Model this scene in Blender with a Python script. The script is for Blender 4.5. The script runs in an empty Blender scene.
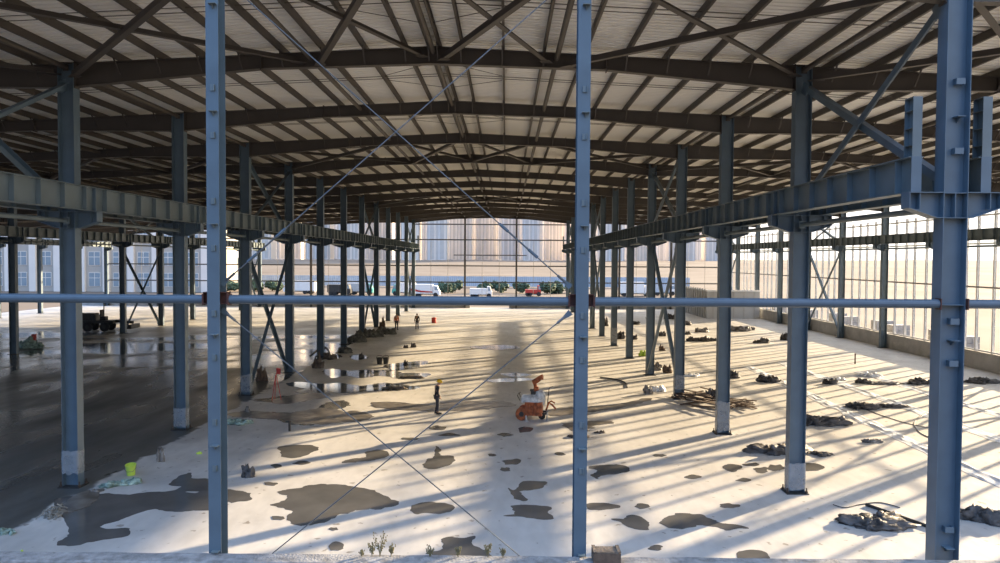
import bpy, bmesh, math, random
from mathutils import Vector, Matrix, Euler, noise
C = bpy.context.scene.collection
R = math.radians
rnd = random.Random(7)

# ------------------------------------------------------------------ camera
F = 723.0
CAM_Z = 7.65
cam_data = bpy.data.cameras.new('camera')
cam_data.sensor_width = 36.0
cam_data.lens = F / 1000 * 36
cam_data.clip_end = 6000
cam = bpy.data.objects.new('camera', cam_data)
C.objects.link(cam)
CM = (Matrix.Translation((0, 0, CAM_Z)) @ Matrix.Rotation(math.atan(6.0 / F), 4, 'Z')
      @ Matrix.Rotation(math.pi / 2 - math.atan(22.5 / F), 4, 'X') @ Matrix.Rotation(R(0.34), 4, 'Z'))
cam.matrix_world = CM
bpy.context.scene.camera = cam


def ray(px, py):
    d = Vector(((px - 500) / F, (281.5 - py) / F, -1.0))
    return (CM.to_3x3() @ d).normalized()


def fl(px, py, z=0.0):
    """pixel -> point on the horizontal plane z"""
    d = ray(px, py)
    t = (z - CAM_Z) / d.z
    return Vector((d.x * t, d.y * t, z))


def at(px, py, Y):
    d = ray(px, py)
    t = Y / d.y
    return Vector((d.x * t, Y, CAM_Z + d.z * t))


# ------------------------------------------------------------------ words
ONES = ['zeroth', 'first', 'second', 'third', 'fourth', 'fifth', 'sixth', 'seventh', 'eighth', 'ninth', 'tenth',
        'eleventh', 'twelfth', 'thirteenth', 'fourteenth', 'fifteenth', 'sixteenth', 'seventeenth', 'eighteenth',
        'nineteenth']
TENS = {2: ('twentieth', 'twenty'), 3: ('thirtieth', 'thirty'), 4: ('fortieth', 'forty'), 5: ('fiftieth', 'fifty'),
        6: ('sixtieth', 'sixty'), 7: ('seventieth', 'seventy')}


def nth(n):
    if n < 20:
        return ONES[n]
    t, o = divmod(n, 10)
    return TENS[t][0] if o == 0 else TENS[t][1] + '-' + ONES[o]


# ------------------------------------------------------------------ mesh builder
class MB:
    def __init__(s):
        s.v, s.f, s.m = [], [], []
        s.cur = 0

    def add(s, vs, fs):
        o = len(s.v)
        s.v += [tuple(p) for p in vs]
        for f in fs:
            s.f.append(tuple(i + o for i in f))
            s.m.append(s.cur)
        return s

    def box(s, x0, x1, y0, y1, z0, z1):
        vs = [(x, y, z) for z in (z0, z1) for y in (y0, y1) for x in (x0, x1)]
        return s.add(vs, [(0, 2, 3, 1), (4, 5, 7, 6), (0, 1, 5, 4), (2, 6, 7, 3), (0, 4, 6, 2), (1, 3, 7, 5)])

    def loft(s, rings, closed=True, cap=True):
        n = len(rings[0])
        vs = [p for r in rings for p in r]
        fs = []
        for k in range(len(rings) - 1):
            for i in range(n if closed else n - 1):
                j = (i + 1) % n
                fs.append((k * n + i, k * n + j, (k + 1) * n + j, (k + 1) * n + i))
        if cap:
            fs.append(tuple(range(n - 1, -1, -1)))
            fs.append(tuple((len(rings) - 1) * n + i for i in range(n)))
        return s.add(vs, fs)

    def sweep(s, prof, p, q, up=(0, 0, 1)):
        """2-D profile (a, b) swept from p to q; a is sideways, b is along up"""
        p, q = Vector(p), Vector(q)
        d = (q - p).normalized()
        u = Vector(up)
        a = d.cross(u)
        if a.length < 1e-4:
            a = d.cross(Vector((1, 0, 0)))
        a.normalize()
        b = a.cross(d).normalized()
        return s.loft([[c + a * x + b * y for x, y in prof] for c in (p, q)])

    def tube(s, p, q, r, n=10, r2=None):
        r2 = r if r2 is None else r2
        p, q = Vector(p), Vector(q)
        d = (q - p).normalized()
        a = d.orthogonal().normalized()
        b = d.cross(a)
        ring = lambda c, rr: [c + (a * math.cos(2 * math.pi * i / n) + b * math.sin(2 * math.pi * i / n)) * rr for i in range(n)]
        return s.loft([ring(p, r), ring(q, r2)])

    def path(s, pts, r, n=6):
        pts = [Vector(p) for p in pts]
        rings = []
        a = None
        for i, p in enumerate(pts):
            d = (pts[min(i + 1, len(pts) - 1)] - pts[max(i - 1, 0)]).normalized()
            if a is None:
                a = d.orthogonal().normalized()
            else:
                a = (a - d * a.dot(d)).normalized()
            b = d.cross(a)
            rr = r[i] if isinstance(r, (list, tuple)) else r
            rings.append([p + (a * math.cos(2 * math.pi * k / n) + b * math.sin(2 * math.pi * k / n)) * rr for k in range(n)])
        return s.loft(rings)

    def poly(s, pts, z0, z1):
        """vertical prism over a 2-D outline"""
        area = sum(pts[i][0] * pts[(i + 1) % len(pts)][1] - pts[(i + 1) % len(pts)][0] * pts[i][1] for i in range(len(pts)))
        if area < 0:
            pts = pts[::-1]
        return s.loft([[(x, y, z0) for x, y in pts], [(x, y, z1) for x, y in pts]])

    def blob(s, c, rx, ry, rz, seed=0, amp=0.25, freq=1.6, seg=14, rings=8, floor=None, rot=0.0):
        """a lumpy ellipsoid, flattened on the floor"""
        vs, fs = [], []
        cr, sr = math.cos(rot), math.sin(rot)
        for j in range(rings + 1):
            th = math.pi * j / rings
            for i in range(seg):
                ph = 2 * math.pi * i / seg
                d = Vector((math.sin(th) * math.cos(ph), math.sin(th) * math.sin(ph), math.cos(th)))
                k = 1 + amp * noise.noise(d * freq + Vector((seed * 3.1, seed * 1.7, seed))) * 2 \
                    + amp * .5 * noise.noise(d * freq * 2.7 + Vector((seed, 9, 4))) * 2
                x, y, z = d.x * rx * k, d.y * ry * k, d.z * rz * k
                x, y = x * cr - y * sr, x * sr + y * cr
                z += c[2]
                if floor is not None:
                    z = max(z, floor)
                vs.append((c[0] + x, c[1] + y, z))
        for j in range(rings):
            for i in range(seg):
                i2 = (i + 1) % seg
                fs.append((j * seg + i, (j + 1) * seg + i, (j + 1) * seg + i2, j * seg + i2))
        return s.add(vs, fs)

    def mesh(s, name, mats, smooth=False):
        me = bpy.data.meshes.new(name)
        me.from_pydata(s.v, [], s.f)
        mats = mats if isinstance(mats, (list, tuple)) else [mats]
        for m in mats:
            me.materials.append(m)
        if len(mats) > 1:
            me.polygons.foreach_set('material_index', s.m)
        if smooth:
            me.polygons.foreach_set('use_smooth', [True] * len(me.polygons))
        bm = bmesh.new()
        bm.from_mesh(me)
        bmesh.ops.recalc_face_normals(bm, faces=bm.faces)
        bm.to_mesh(me)
        bm.free()
        return me

    def build(s, name, mats, parent=None, smooth=False, loc=None):
        return put(name, s.mesh(name, mats, smooth), parent, loc)


def put(name, me, parent=None, loc=None, rot=None):
    o = bpy.data.objects.new(name, me)
    C.objects.link(o)
    if parent is not None:
        o.parent = parent
    if loc is not None:
        o.location = loc
    if rot is not None:
        o.rotation_euler = rot
    return o


def tag(o, label, cat, group=None, kind='thing'):
    o['label'] = label
    o['category'] = cat
    o['kind'] = kind
    if group:
        o['group'] = group
    return o


def struct(o):
    o['kind'] = 'structure'
    return o


def empty(name, loc, rz=0.0):
    o = bpy.data.objects.new(name, None)
    o.empty_display_size = .2
    C.objects.link(o)
    o.location = loc
    o.rotation_euler = (0, 0, rz)
    return o


def copy_tree(src, loc, rz=None):
    c = src.copy()
    C.objects.link(c)
    c.location = loc
    if rz is not None:
        c.rotation_euler = (0, 0, rz)
    for ch in src.children:
        d = ch.copy()
        C.objects.link(d)
        d.parent = c
        for g in ch.children:
            e = g.copy()
            C.objects.link(e)
            e.parent = d
    return c


def hprof(bf, d, tf=.016, tw=.012):
    """H outline: flanges of width bf (along a) at +-d/2 (along b)"""
    w, h = bf / 2, d / 2
    return [(-w, -h), (w, -h), (w, -h + tf), (tw / 2, -h + tf), (tw / 2, h - tf), (w, h - tf), (w, h), (-w, h),
            (-w, h - tf), (-tw / 2, h - tf), (-tw / 2, -h + tf), (-w, -h + tf)]


# ------------------------------------------------------------------ materials
def mat(name, col, rough=.6, metal=0.0, var=.12, scale=2.0, bump=0.0, col2=None, bscale=None, alpha=None, spec=None):
    m = bpy.data.materials.new(name)
    m.use_nodes = True
    nt = m.node_tree
    b = nt.nodes['Principled BSDF']
    b.inputs['Roughness'].default_value = rough
    b.inputs['Metallic'].default_value = metal
    if spec is not None:
        b.inputs['Specular IOR Level'].default_value = spec
    tc = nt.nodes.new('ShaderNodeTexCoord')
    n = nt.nodes.new('ShaderNodeTexNoise')
    n.inputs['Scale'].default_value = scale
    n.inputs['Detail'].default_value = 5
    nt.links.new(tc.outputs['Object'], n.inputs['Vector'])
    cr = nt.nodes.new('ShaderNodeValToRGB')
    cr.color_ramp.elements[0].position = .3
    cr.color_ramp.elements[1].position = .7
    c1 = tuple(max(0, c * (1 - var)) for c in col)
    c2 = col2 if col2 else tuple(min(1, c * (1 + var)) for c in col)
    cr.color_ramp.elements[0].color = (*c1, 1)
    cr.color_ramp.elements[1].color = (*c2, 1)
    nt.links.new(n.outputs['Fac'], cr.inputs['Fac'])
    nt.links.new(cr.outputs['Color'], b.inputs['Base Color'])
    if bump:
        n2 = nt.nodes.new('ShaderNodeTexNoise')
        n2.inputs['Scale'].default_value = bscale or scale * 4
        n2.inputs['Detail'].default_value = 4
        nt.links.new(tc.outputs['Object'], n2.inputs['Vector'])
        bp = nt.nodes.new('ShaderNodeBump')
        bp.inputs['Strength'].default_value = bump
        bp.inputs['Distance'].default_value = .05
        nt.links.new(n2.outputs['Fac'], bp.inputs['Height'])
        nt.links.new(bp.outputs['Normal'], b.inputs['Normal'])
    if alpha is not None:
        b.inputs['Alpha'].default_value = alpha
    return m


M = {}
M['blue'] = mat('blue_grey_paint', (.092, .135, .172), .42, 0, .12, 1.5)
M['girder'] = mat('grey_girder_paint', (.118, .152, .165), .42, 0, .12, 1.5)
M['roof_steel'] = mat('backlit_brown_roof_steel', (.060, .050, .042), .55, 0, .15, 1.2)  # same paint as the columns; backlit, warm-bounce brown is put into the colour
M['bolt'] = mat('rusty_bolt_steel', (.07, .05, .04), .6, .3, .2, 20)
M['rod'] = mat('galvanised_rod', (.13, .145, .16), .4, .5, .1, 6)
M['tube'] = mat('pale_blue_tube_paint', (.075, .112, .15), .45, 0, .1, 3)
M['rust'] = mat('rust_red_bracket', (.08, .03, .022), .7, 0, .3, 10)
M['deck'] = mat('pale_roof_sheet', (.80, .785, .745), .45, 0, .05, .35)
M['concrete_wall'] = mat('plinth_concrete', (.46, .44, .41), .85, 0, .15, 1.2, .3)
M['ledge'] = mat('rough_ledge_concrete', (.27, .265, .26), .9, 0, .35, 5, .7)
M['post'] = mat('white_wall_stud_paint', (.90, .89, .87), .5, 0, .03, 2)
M['girt'] = mat('grey_girt_steel', (.30, .29, .28), .5, .2, .1, 2)
M['dark_girt'] = mat('dark_girt_steel', (.10, .095, .09), .5, 0, .1, 2)
M['wrap'] = mat('clear_milky_plastic', (.50, .52, .54), .18, 0, .2, 3, .5, alpha=.42)
M['black_plastic'] = mat('dark_plastic_sheeting', (.035, .031, .030), .6, 0, .5, 3, .6, col2=(.16, .145, .135))
M['grey_plastic'] = mat('grey_brown_sheeting', (.17, .15, .135), .5, 0, .5, 3, .6, col2=(.36, .33, .30))
M['white_plastic'] = mat('white_plastic_film', (.80, .81, .82), .3, 0, .06, 2, .4)
M['green_net'] = mat('pale_green_netting', (.17, .30, .24), .8, 0, .6, 5, .8, col2=(.50, .64, .55))
M['dark_green'] = mat('dark_green_rubbish', (.065, .07, .055), .8, 0, .5, 4, .8, col2=(.24, .23, .19))
M['lime'] = mat('lime_bucket_plastic', (.55, .72, .10), .4, 0, .05, 3)
M['yellow'] = mat('yellow_helmet_plastic', (.85, .50, .02), .4, 0, .04, 3)
M['orange'] = mat('orange_machine_paint', (.22, .05, .015), .5, 0, .4, 6, col2=(.55, .15, .045))
M['white_paint'] = mat('white_machine_paint', (.45, .43, .40), .45, 0, .3, 5, col2=(.78, .76, .72))
M['vehicle_white'] = mat('white_vehicle_paint', (.78, .76, .72), .4, 0, .03, 1)
M['black_rubber'] = mat('black_rubber', (.02, .02, .02), .7, 0, .2, 8)
M['dark_steel'] = mat('dark_machine_steel', (.05, .048, .045), .5, .4, .3, 6)
M['timber'] = mat('weathered_timber', (.12, .08, .055), .8, 0, .3, 8, .3)
M['straps'] = mat('bleached_strap', (.26, .25, .22), .8, 0, .3, 8)
M['red'] = mat('red_paint', (.45, .04, .03), .5, 0, .15, 5)
M['skin'] = mat('skin', (.42, .25, .17), .5, 0, .06, 8)
M['dark_cloth'] = mat('dark_work_cloth', (.022, .022, .028), .85, 0, .25, 9)
M['navy_cloth'] = mat('navy_trouser_cloth', (.03, .032, .045), .85, 0, .2, 9)
M['orange_cloth'] = mat('orange_vest_cloth', (.65, .16, .05), .8, 0, .1, 9)
M['tower'] = mat('haze_pale_tower', (.80, .735, .66), .9, 0, .03, .05)  # tower colours carry the distance haze as pale, low-contrast tones
M['tower2'] = mat('haze_warm_tower', (.76, .695, .625), .9, 0, .03, .05)
M['tower_window'] = mat('tower_window_bands', (.58, .53, .475), .6, 0, .05, .2)
M['facade'] = mat('grey_factory_render', (.44, .40, .35), .9, 0, .06, .3)
M['pilaster'] = mat('white_pilaster_render', (.78, .72, .65), .9, 0, .04, .3)
M['glass'] = mat('bluish_window_glass', (.26, .32, .36), .25, 0, .1, .5)
M['hoarding'] = mat('blue_hoarding_sheet', (.40, .46, .52), .5, 0, .08, .4)
M['leaf'] = mat('dark_green_leaves', (.05, .085, .05), .8, 0, .35, 1.5, .8)
M['haze_leaf'] = mat('grey_winter_twigs', (.36, .31, .27), .9, 0, .25, 1.0, .8)
M['block'] = mat('grey_concrete_blocks', (.33, .33, .33), .9, 0, .2, 1.5, .3)
M['panel'] = mat('pale_grey_panel', (.50, .49, .47), .6, 0, .08, .6)
M['soil'] = mat('dry_mud', (.16, .125, .095), .9, 0, .4, 4, .7)
M['weed'] = mat('dry_weed_stems', (.16, .14, .07), .8, 0, .3, 9)
M['cable'] = mat('black_hose_rubber', (.03, .03, .03), .5, 0, .2, 6)
M['teal'] = mat('teal_cab_paint', (.08, .38, .30), .4, 0, .1, 3)


def puddle_mat():
    m = mat('wet_puddle', (.120, .116, .110), .06, 0, .18, .9, 0)
    nt = m.node_tree
    b = nt.nodes['Principled BSDF']
    b.inputs['IOR'].default_value = 1.33
    return m


M['puddle'] = puddle_mat()


def damp_mat():
    return mat('damp_muddy_concrete', (.075, .066, .056), .28, 0, .4, 1.6, .15, col2=(.26, .23, .195))


M['damp'] = damp_mat()


def floor_mat():
    m = bpy.data.materials.new('slab_concrete')
    m.use_nodes = True
    nt = m.node_tree
    N, L = nt.nodes, nt.links
    b = N['Principled BSDF']
    tc = N.new('ShaderNodeTexCoord')
    sep = N.new('ShaderNodeSeparateXYZ')
    L.new(tc.outputs['Object'], sep.inputs[0])

    def noise_(scale, detail=5, stretch=None, rot=0):
        n = N.new('ShaderNodeTexNoise')
        n.inputs['Scale'].default_value = scale
        n.inputs['Detail'].default_value = detail
        if stretch:
            mp = N.new('ShaderNodeMapping')
            mp.inputs['Scale'].default_value = stretch
            mp.inputs['Rotation'].default_value = (0, 0, rot)
            L.new(tc.outputs['Object'], mp.inputs['Vector'])
            L.new(mp.outputs['Vector'], n.inputs['Vector'])
        else:
            L.new(tc.outputs['Object'], n.inputs['Vector'])
        return n.outputs['Fac']

    def ramp(x, p0, p1, c0=(0, 0, 0), c1=(1, 1, 1)):
        r = N.new('ShaderNodeValToRGB')
        r.color_ramp.elements[0].position = p0
        r.color_ramp.elements[1].position = p1
        r.color_ramp.elements[0].color = (*c0, 1)
        r.color_ramp.elements[1].color = (*c1, 1)
        L.new(x, r.inputs['Fac'])
        return r.outputs['Color']

    def math_(op, a, c, clamp=False):
        n = N.new('ShaderNodeMath')
        n.operation = op
        n.use_clamp = clamp
        for i, x in enumerate((a, c)):
            if isinstance(x, (int, float)):
                n.inputs[i].default_value = x
            else:
                L.new(x, n.inputs[i])
        return n.outputs[0]

    def mix(f, a, c):
        n = N.new('ShaderNodeMix')
        n.data_type = 'RGBA'
        L.new(f, n.inputs[0])
        for i, x in ((6, a), (7, c)):
            if isinstance(x, tuple):
                n.inputs[i].default_value = (*x, 1)
            else:
                L.new(x, n.inputs[i])
        return n.outputs[2]

    dry = ramp(noise_(.45, 6), .3, .72, (.55, .53, .495), (.68, .66, .625))
    fine = ramp(noise_(3.0, 6, (1, .35, 1), .5), .35, .6, (.90, .90, .90), (1, 1, 1))
    mm = N.new('ShaderNodeMix')
    mm.data_type = 'RGBA'
    mm.blend_type = 'MULTIPLY'
    mm.inputs[0].default_value = 1
    L.new(dry, mm.inputs[6])
    L.new(fine, mm.inputs[7])
    dry = mm.outputs[2]
    sp = ramp(noise_(2.6, 3), .665, .70, (1, 1, 1), (.42, .38, .33))
    mm2 = N.new('ShaderNodeMix')
    mm2.data_type = 'RGBA'
    mm2.blend_type = 'MULTIPLY'
    mm2.inputs[0].default_value = .8
    L.new(dry, mm2.inputs[6])
    L.new(sp, mm2.inputs[7])
    dry = mm2.outputs[2]
    wet = ramp(noise_(1.1, 6, (1, .22, 1), 1.0), .30, .75, (.055, .058, .056), (.14, .143, .135))
    # freshly poured wet slab on the far side of the left column row
    edge = math_('ADD', sep.outputs['X'], math_('MULTIPLY', math_('SUBTRACT', noise_(1.2, 4), .5), 1.2))
    inx = ramp(math_('MULTIPLY', math_('SUBTRACT', -13.7, edge), 3.0, True), .0, .5)
    far = ramp(math_('MULTIPLY', math_('SUBTRACT', math_('ADD', sep.outputs['Y'], math_('MULTIPLY', noise_(.12, 4), 22)), 78), .08, True), .0, 1.0, (1, 1, 1), (0, 0, 0))
    wmask = math_('MULTIPLY', inx, far)
    # smeared damp stains in the middle hall near the left row
    st = ramp(noise_(.33, 6, (1, .8, 1)), .50, .62)
    near = ramp(math_('MULTIPLY', math_('SUBTRACT', -6.5, sep.outputs['X']), .2, True), 0, 1)
    stain = math_('MULTIPLY', math_('MULTIPLY', st, near), .45)
    col = mix(stain, dry, (.30, .295, .285))
    col = mix(wmask, col, wet)
    L.new(col, b.inputs['Base Color'])
    rw = ramp(noise_(.5, 5, (1, .3, 1), .7), .35, .7, (.20, .20, .20), (.50, .50, .50))
    gl = math_('MULTIPLY', ramp(math_('MULTIPLY', math_('SUBTRACT', sep.outputs['Y'], 44), .08, True), 0, 1), ramp(noise_(.22, 4, (.5, 1, 1)), .42, .56))
    rw = mix(gl, rw, (.07, .07, .07))
    rough = mix(wmask, ramp(noise_(.4, 5), .3, .7, (.42, .42, .42), (.62, .62, .62)), rw)
    L.new(rough, b.inputs['Roughness'])
    b.inputs['Specular IOR Level'].default_value = .35
    bp = N.new('ShaderNodeBump')
    bp.inputs['Strength'].default_value = .12
    bp.inputs['Distance'].default_value = .03
    L.new(noise_(5, 5), bp.inputs['Height'])
    L.new(bp.outputs['Normal'], b.inputs['Normal'])
    return m


M['floor'] = floor_mat()


def ground_mat():
    m = mat('dry_grass_land', (.15, .108, .075), .95, 0, .15, .03, 0, col2=(.21, .165, .125))
    return m


M['ground'] = ground_mat()

# ------------------------------------------------------------------ layout constants
Y0, BAY, NB = 15.75, 8.05, 12
YN = lambda n: Y0 + BAY * n
RIDGE_X, RIDGE_Z, SLOPE = -2.4, 14.55, .050
ROWS = {'far left': -62.4, 'outer left': -38.4, 'left': -14.4, 'right': 9.6, 'outer right': 33.35}
zroof = lambda x: RIDGE_Z - SLOPE * abs(x - RIDGE_X)        # top of the rafters
GZ0, GZ1 = 9.14, 9.92                                       # crane girder
ROWNAME = {'far left': 'outermost left row', 'outer left': 'second row left of hall',
           'left': 'hall left row', 'right': 'hall right row', 'outer right': 'studded wall row'}

# ------------------------------------------------------------------ setting
struct(MB().box(-68, 34.2, 15.0, 113.6, -.4, 0).build('floor', M['floor']))
g = MB()
NX, NY = 60, 40
gx = [-900 + 1800 * i / NX for i in range(NX + 1)]
gy = [-60 + 1960 * (j / NY) ** 1.6 for j in range(NY + 1)]
vs = []
for y in gy:
    for x in gx:
        t = max(0, min(1, (y - 215) / 330))
        t2 = max(0, min(1, (x - 70) / 300))
        z = -.45 + 6.6 * t * t * (3 - 2 * t) + 2.2 * t2 + (noise.noise(Vector((x, y, 0)) * .012) * 1.2 * max(t, t2))
        vs.append((x, y, z))
fs = [(j * (NX + 1) + i, j * (NX + 1) + i + 1, (j + 1) * (NX + 1) + i + 1, (j + 1) * (NX + 1) + i) for j in range(NY) for i in range(NX)]
struct(g.add(vs, fs).build('ground', M['ground'], smooth=True))

# low walls
w = MB()
nseg = 160                                                 # rough cast top, slightly uneven
rings = []
for i in range(nseg + 1):
    x = -40 + 74.0 * i / nseg
    k = -abs(noise.noise(Vector((x * 1.3, 0, 0)))) * .03
    k2 = noise.noise(Vector((x * 1.1, 5, 0))) * .02
    rings.append([(x, 14.95, -.4), (x, 15.415 + k, -.4), (x, 15.415 + k, 1.235 + k2), (x, 15.395 + k, 1.255 + k2), (x, 14.97, 1.25 + k2), (x, 14.95, 1.22)])
struct(w.loft(rings).build('wall_front', M['ledge']))
w = MB().box(33.72, 34.02, 15.4, 112.9, -.4, 1.25)
struct(w.build('wall_right', M['concrete_wall']))
w = MB().box(-68, -5.6, 112.7, 113.0, -.4, 1.0).box(.5, 33.70, 112.7, 113.0, -.4, 1.0)
struct(w.build('wall_back', M['concrete_wall']))

# roof sheet: real ribs, two slopes
def deck():
    b = MB()
    zt = .255
    xs = (-66.0, RIDGE_X, 34.3)
    pitch, y, prof = .26, 15.4, []
    while y < 113.2:
        prof += [(y, 0), (y + .17, 0), (y + .19, .055), (y + .24, .055)]
        y += pitch
    rings = [[(x, yy, zroof(x) + zt + h) for yy, h in prof] for x in xs]
    b.loft(rings, closed=False, cap=False)
    return b


o = struct(deck().build('ceiling', M['deck']))

# ------------------------------------------------------------------ columns
DC, BC = .52, .36                       # depth across the hall, flange width along it


def column_parts(root, top, sides, detail, cleats=False, wrap=None):
    """H column; sides: which side(s) carry a crane girder bracket"""
    me = mcache(('shaft', round(top, 3)), lambda: MB().sweep([(y, x) for x, y in []] or [(a, b) for a, b in hprof(BC, DC)], (0, 0, .03), (0, 0, top), up=(1, 0, 0)).mesh('shaft', M['blue']))
    put('shaft', me, root)
    put('base_plate', mcache('base_plate', lambda: MB().box(-.36, .36, -.30, .30, 0, .03).mesh('base_plate', M['dark_steel'])), root)
    put('cap_plate', mcache('cap', lambda: MB().box(-.28, .28, -.2, .2, 0, .02).mesh('cap_plate', M['roof_steel'])), root, (0, 0, top))
    if detail:
        for x in (-.31, .31):
            for y in (-.2, .2):
                put('anchor_bolt', mcache('bolt', lambda: MB().tube((0, 0, 0), (0, 0, .16), .022, 6).tube((0, 0, .0), (0, 0, .05), .05, 6).mesh('anchor_bolt', M['bolt'])), root, (x, y, .03))
    for s in sides:
        def cb(s=s):
            b = MB()
            x0, x1 = s * DC / 2, s * .98
            zt, zb0, zb1 = GZ0 - .02, GZ0 - .54, GZ0 - .33
            b.box(min(x0, x1), max(x0, x1), -.17, .17, zt, zt + .02)
            b.loft([[(x0, y, zt), (x1, y, zt), (x1, y, zb1), (x0 + s * .12, y, zb0), (x0, y, zb0)] for y in (-.008, .008)])
            b.loft([[(x0, y, zb0), (x0 + s * .12, y, zb0), (x1, y, zb1), (x1, y, zb1 - .016), (x0 + s * .12, y, zb0 - .016), (x0, y, zb0 - .016)] for y in (-.17, .17)])
            b.box(min(x1, x1 - s * .016), max(x1, x1 - s * .016), -.17, .17, zb1, zt)
            return b.mesh('corbel', M['blue'])
        c = put('corbel', mcache(('corbel', s), cb), root)
        put('corbel_stiffener', mcache(('cstiff', s), lambda s=s: MB().box(s * .75 - .008, s * .75 + .008, -.16, .16, GZ0 - .36, GZ0 - .02).mesh('corbel_stiffener', M['blue'])), c)
    if sides:
        put('web_stiffener', mcache('wstiff', lambda: MB().box(-DC / 2 + .017, DC / 2 - .017, -.17, .17, GZ0 - .03, GZ0 - .012).box(-DC / 2 + .017, DC / 2 - .017, -.17, .17, GZ0 - .56, GZ0 - .545)
                                           .box(-.008, .008, -.17, .17, GZ0 - .545, GZ0 - .03).mesh('web_stiffener', M['blue'])), root)
    if cleats:
        for z in (1.42, 5.95, 10.75):
            me = mcache('cleat', lambda: MB().box(-.02, .16, -.20, -.0, -.008, .008).loft([[(.05, y, -.008) if 0 else (.066, y, -.008) for y in ()] or [(.06, -.18, -.008), (.06, -.01, -.008), (.06, -.01, -.12)], [(.075, -.18, -.008), (.075, -.01, -.008), (.075, -.01, -.12)]]).mesh('girt_cleat', M['blue']))
            put('girt_cleat', me, root, (0, 0, z))
        for z in (1.82, 5.45, 6.36, 10.02, 11.5):
            me = mcache('bcleat', lambda: MB().box(-.02, .17, -.135, -.12, -.065, .065).box(.155, .17, -.12, -.006, -.065, .065).box(-.02, -.005, -.12, -.006, -.065, .065).mesh('bolt_cleat', M['blue']))
            put('bolt_cleat', me, root, (0, 0, z))
    if cleats:
        put('web_stiffener', MB().box(-DC / 2 + .017, DC / 2 - .017, -.17, -.007, 6.71, 6.725).mesh('web_stiffener', M['blue']), root)
    if wrap:
        z0, z1, seed = wrap
        b = MB()
        n = 40
        rings = []
        for k in range(9):
            z = z0 + (z1 - z0) * k / 8
            ring = []
            for i in range(n):
                a = 2 * math.pi * i / n
                c, s = math.cos(a), math.sin(a)
                sc = 1 / max(abs(c) / (DC / 2 + .012), abs(s) / (BC / 2 + .012))
                jit = .022 * abs(noise.noise(Vector((c * 3, s * 3, z * 3 + seed)))) + .004
                dz = .10 * noise.noise(Vector((c * 2, s * 2, seed * 3.3 + (7 if k > 4 else 0)))) if k in (0, 8) else 0
                ring.append((c * (sc + jit), s * (sc + jit), z + dz))
            rings.append(ring)
        b.loft(rings, cap=False)
        o = b.build('plastic_wrap', M['wrap'], root, smooth=True)
        o['label'] = 'crumpled milky plastic wrap taped round the column foot'


CACHE = {}


def mcache(key, fn):
    if key not in CACHE:
        CACHE[key] = fn()
    return CACHE[key]


WRAP = {('left', 1): (.45, 1.22, 1), ('left', 2): (.15, .95, 2), ('left', 3): (.2, 1.15, 3),
        ('right', 1): (.1, 1.0, 4), ('right', 2): (.12, 1.45, 5), ('right', 3): (.5, 1.3, 6), ('right', 6): (.3, 1.6, 7)}
for row, X in ROWS.items():
    for n in range(NB + 1):
        if row == 'outer left' and n < 4 or row == 'far left' and n < 8:
            continue
        root = empty('steel_column', (X, YN(n), 0))
        sides = {'left': (-1, 1), 'right': (-1, 1), 'outer left': (-1, 1), 'far left': (1,), 'outer right': (-1,)}[row]
        wr = WRAP.get((row, n))
        column_parts(root, zroof(X) + .0, sides, detail=(row in ('left', 'right') and n <= 3), cleats=(row == 'right' and n == 0), wrap=wr)
        extra = ', plastic round its foot' if wr else ''
        k = n + 1
        if row == 'outer left':
            k = n - 3
        elif row == 'far left':
            k = n - 7
        base = 'big blue-grey steel column' if n < 3 else 'blue-grey steel column'
        tag(root, f'{base}, {nth(k)} from front in {ROWNAME[row]}{extra}', 'column', f'columns of the {ROWNAME[row]}')

# gable (wind) columns: front two stand on the ledge
def gable_column(name, X, Y, z0, top, m, cleats):
    root = empty(name, (X, Y, z0))
    b = MB().sweep(hprof(.27, .38, .014, .01), (0, 0, 0), (0, 0, top - z0), up=(0, 1, 0))
    b.build('shaft', m, root)
    if cleats:
        for z in (1.3, 3.6, 6.0, 8.36, 10.75, 13.0):
            put('girt_cleat', mcache('gcleat', lambda: MB().box(-.05, .11, -.32, -.19, -.008, .008).loft([[(.02, -.30, -.008), (.02, -.191, -.008), (.02, -.191, -.10)], [(.032, -.30, -.008), (.032, -.191, -.008), (.032, -.191, -.10)]]).mesh('girt_cleat', M['girder'])), root, (0, 0, z - z0))
        for z in (3.1, 4.1, 5.5, 6.45, 7.85, 8.85, 10.25, 11.25):
            put('bolt_cleat', mcache('gbcleat', lambda: MB().box(-.035, .06, -.215, -.19, -.065, .065).box(.05, .06, -.25, -.19, -.065, .065).mesh('bolt_cleat', M['girder'])), root, (0, 0, z - z0))
        put('base_plate', mcache('gbase', lambda: MB().box(-.2, .2, -.17, .24, 0, .02).mesh('base_plate', M['girder'])), root)
        for z in (6.77,):
            for s in (-1, 1):
                if (X < 0 and s < 0) or (X > 0 and s > 0) or True:
                    put('tube_bracket', mcache(('tbr', s), lambda s=s: MB().box(min(s * .01, s * .26), max(s * .01, s * .26), -.11, .11, -.13, -.115).box(min(s * .248, s * .26), max(s * .248, s * .26), -.11, .11, -.13, .13).box(min(s * .01, s * .26), max(s * .01, s * .26), -.11, .11, .115, .13).box(min(s * .01, s * .248), max(s * .01, s * .248), -.008, .008, -.115, .115).mesh('tube_bracket', M['rust'])), root, (0, 0, z - z0))
    return root


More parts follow.
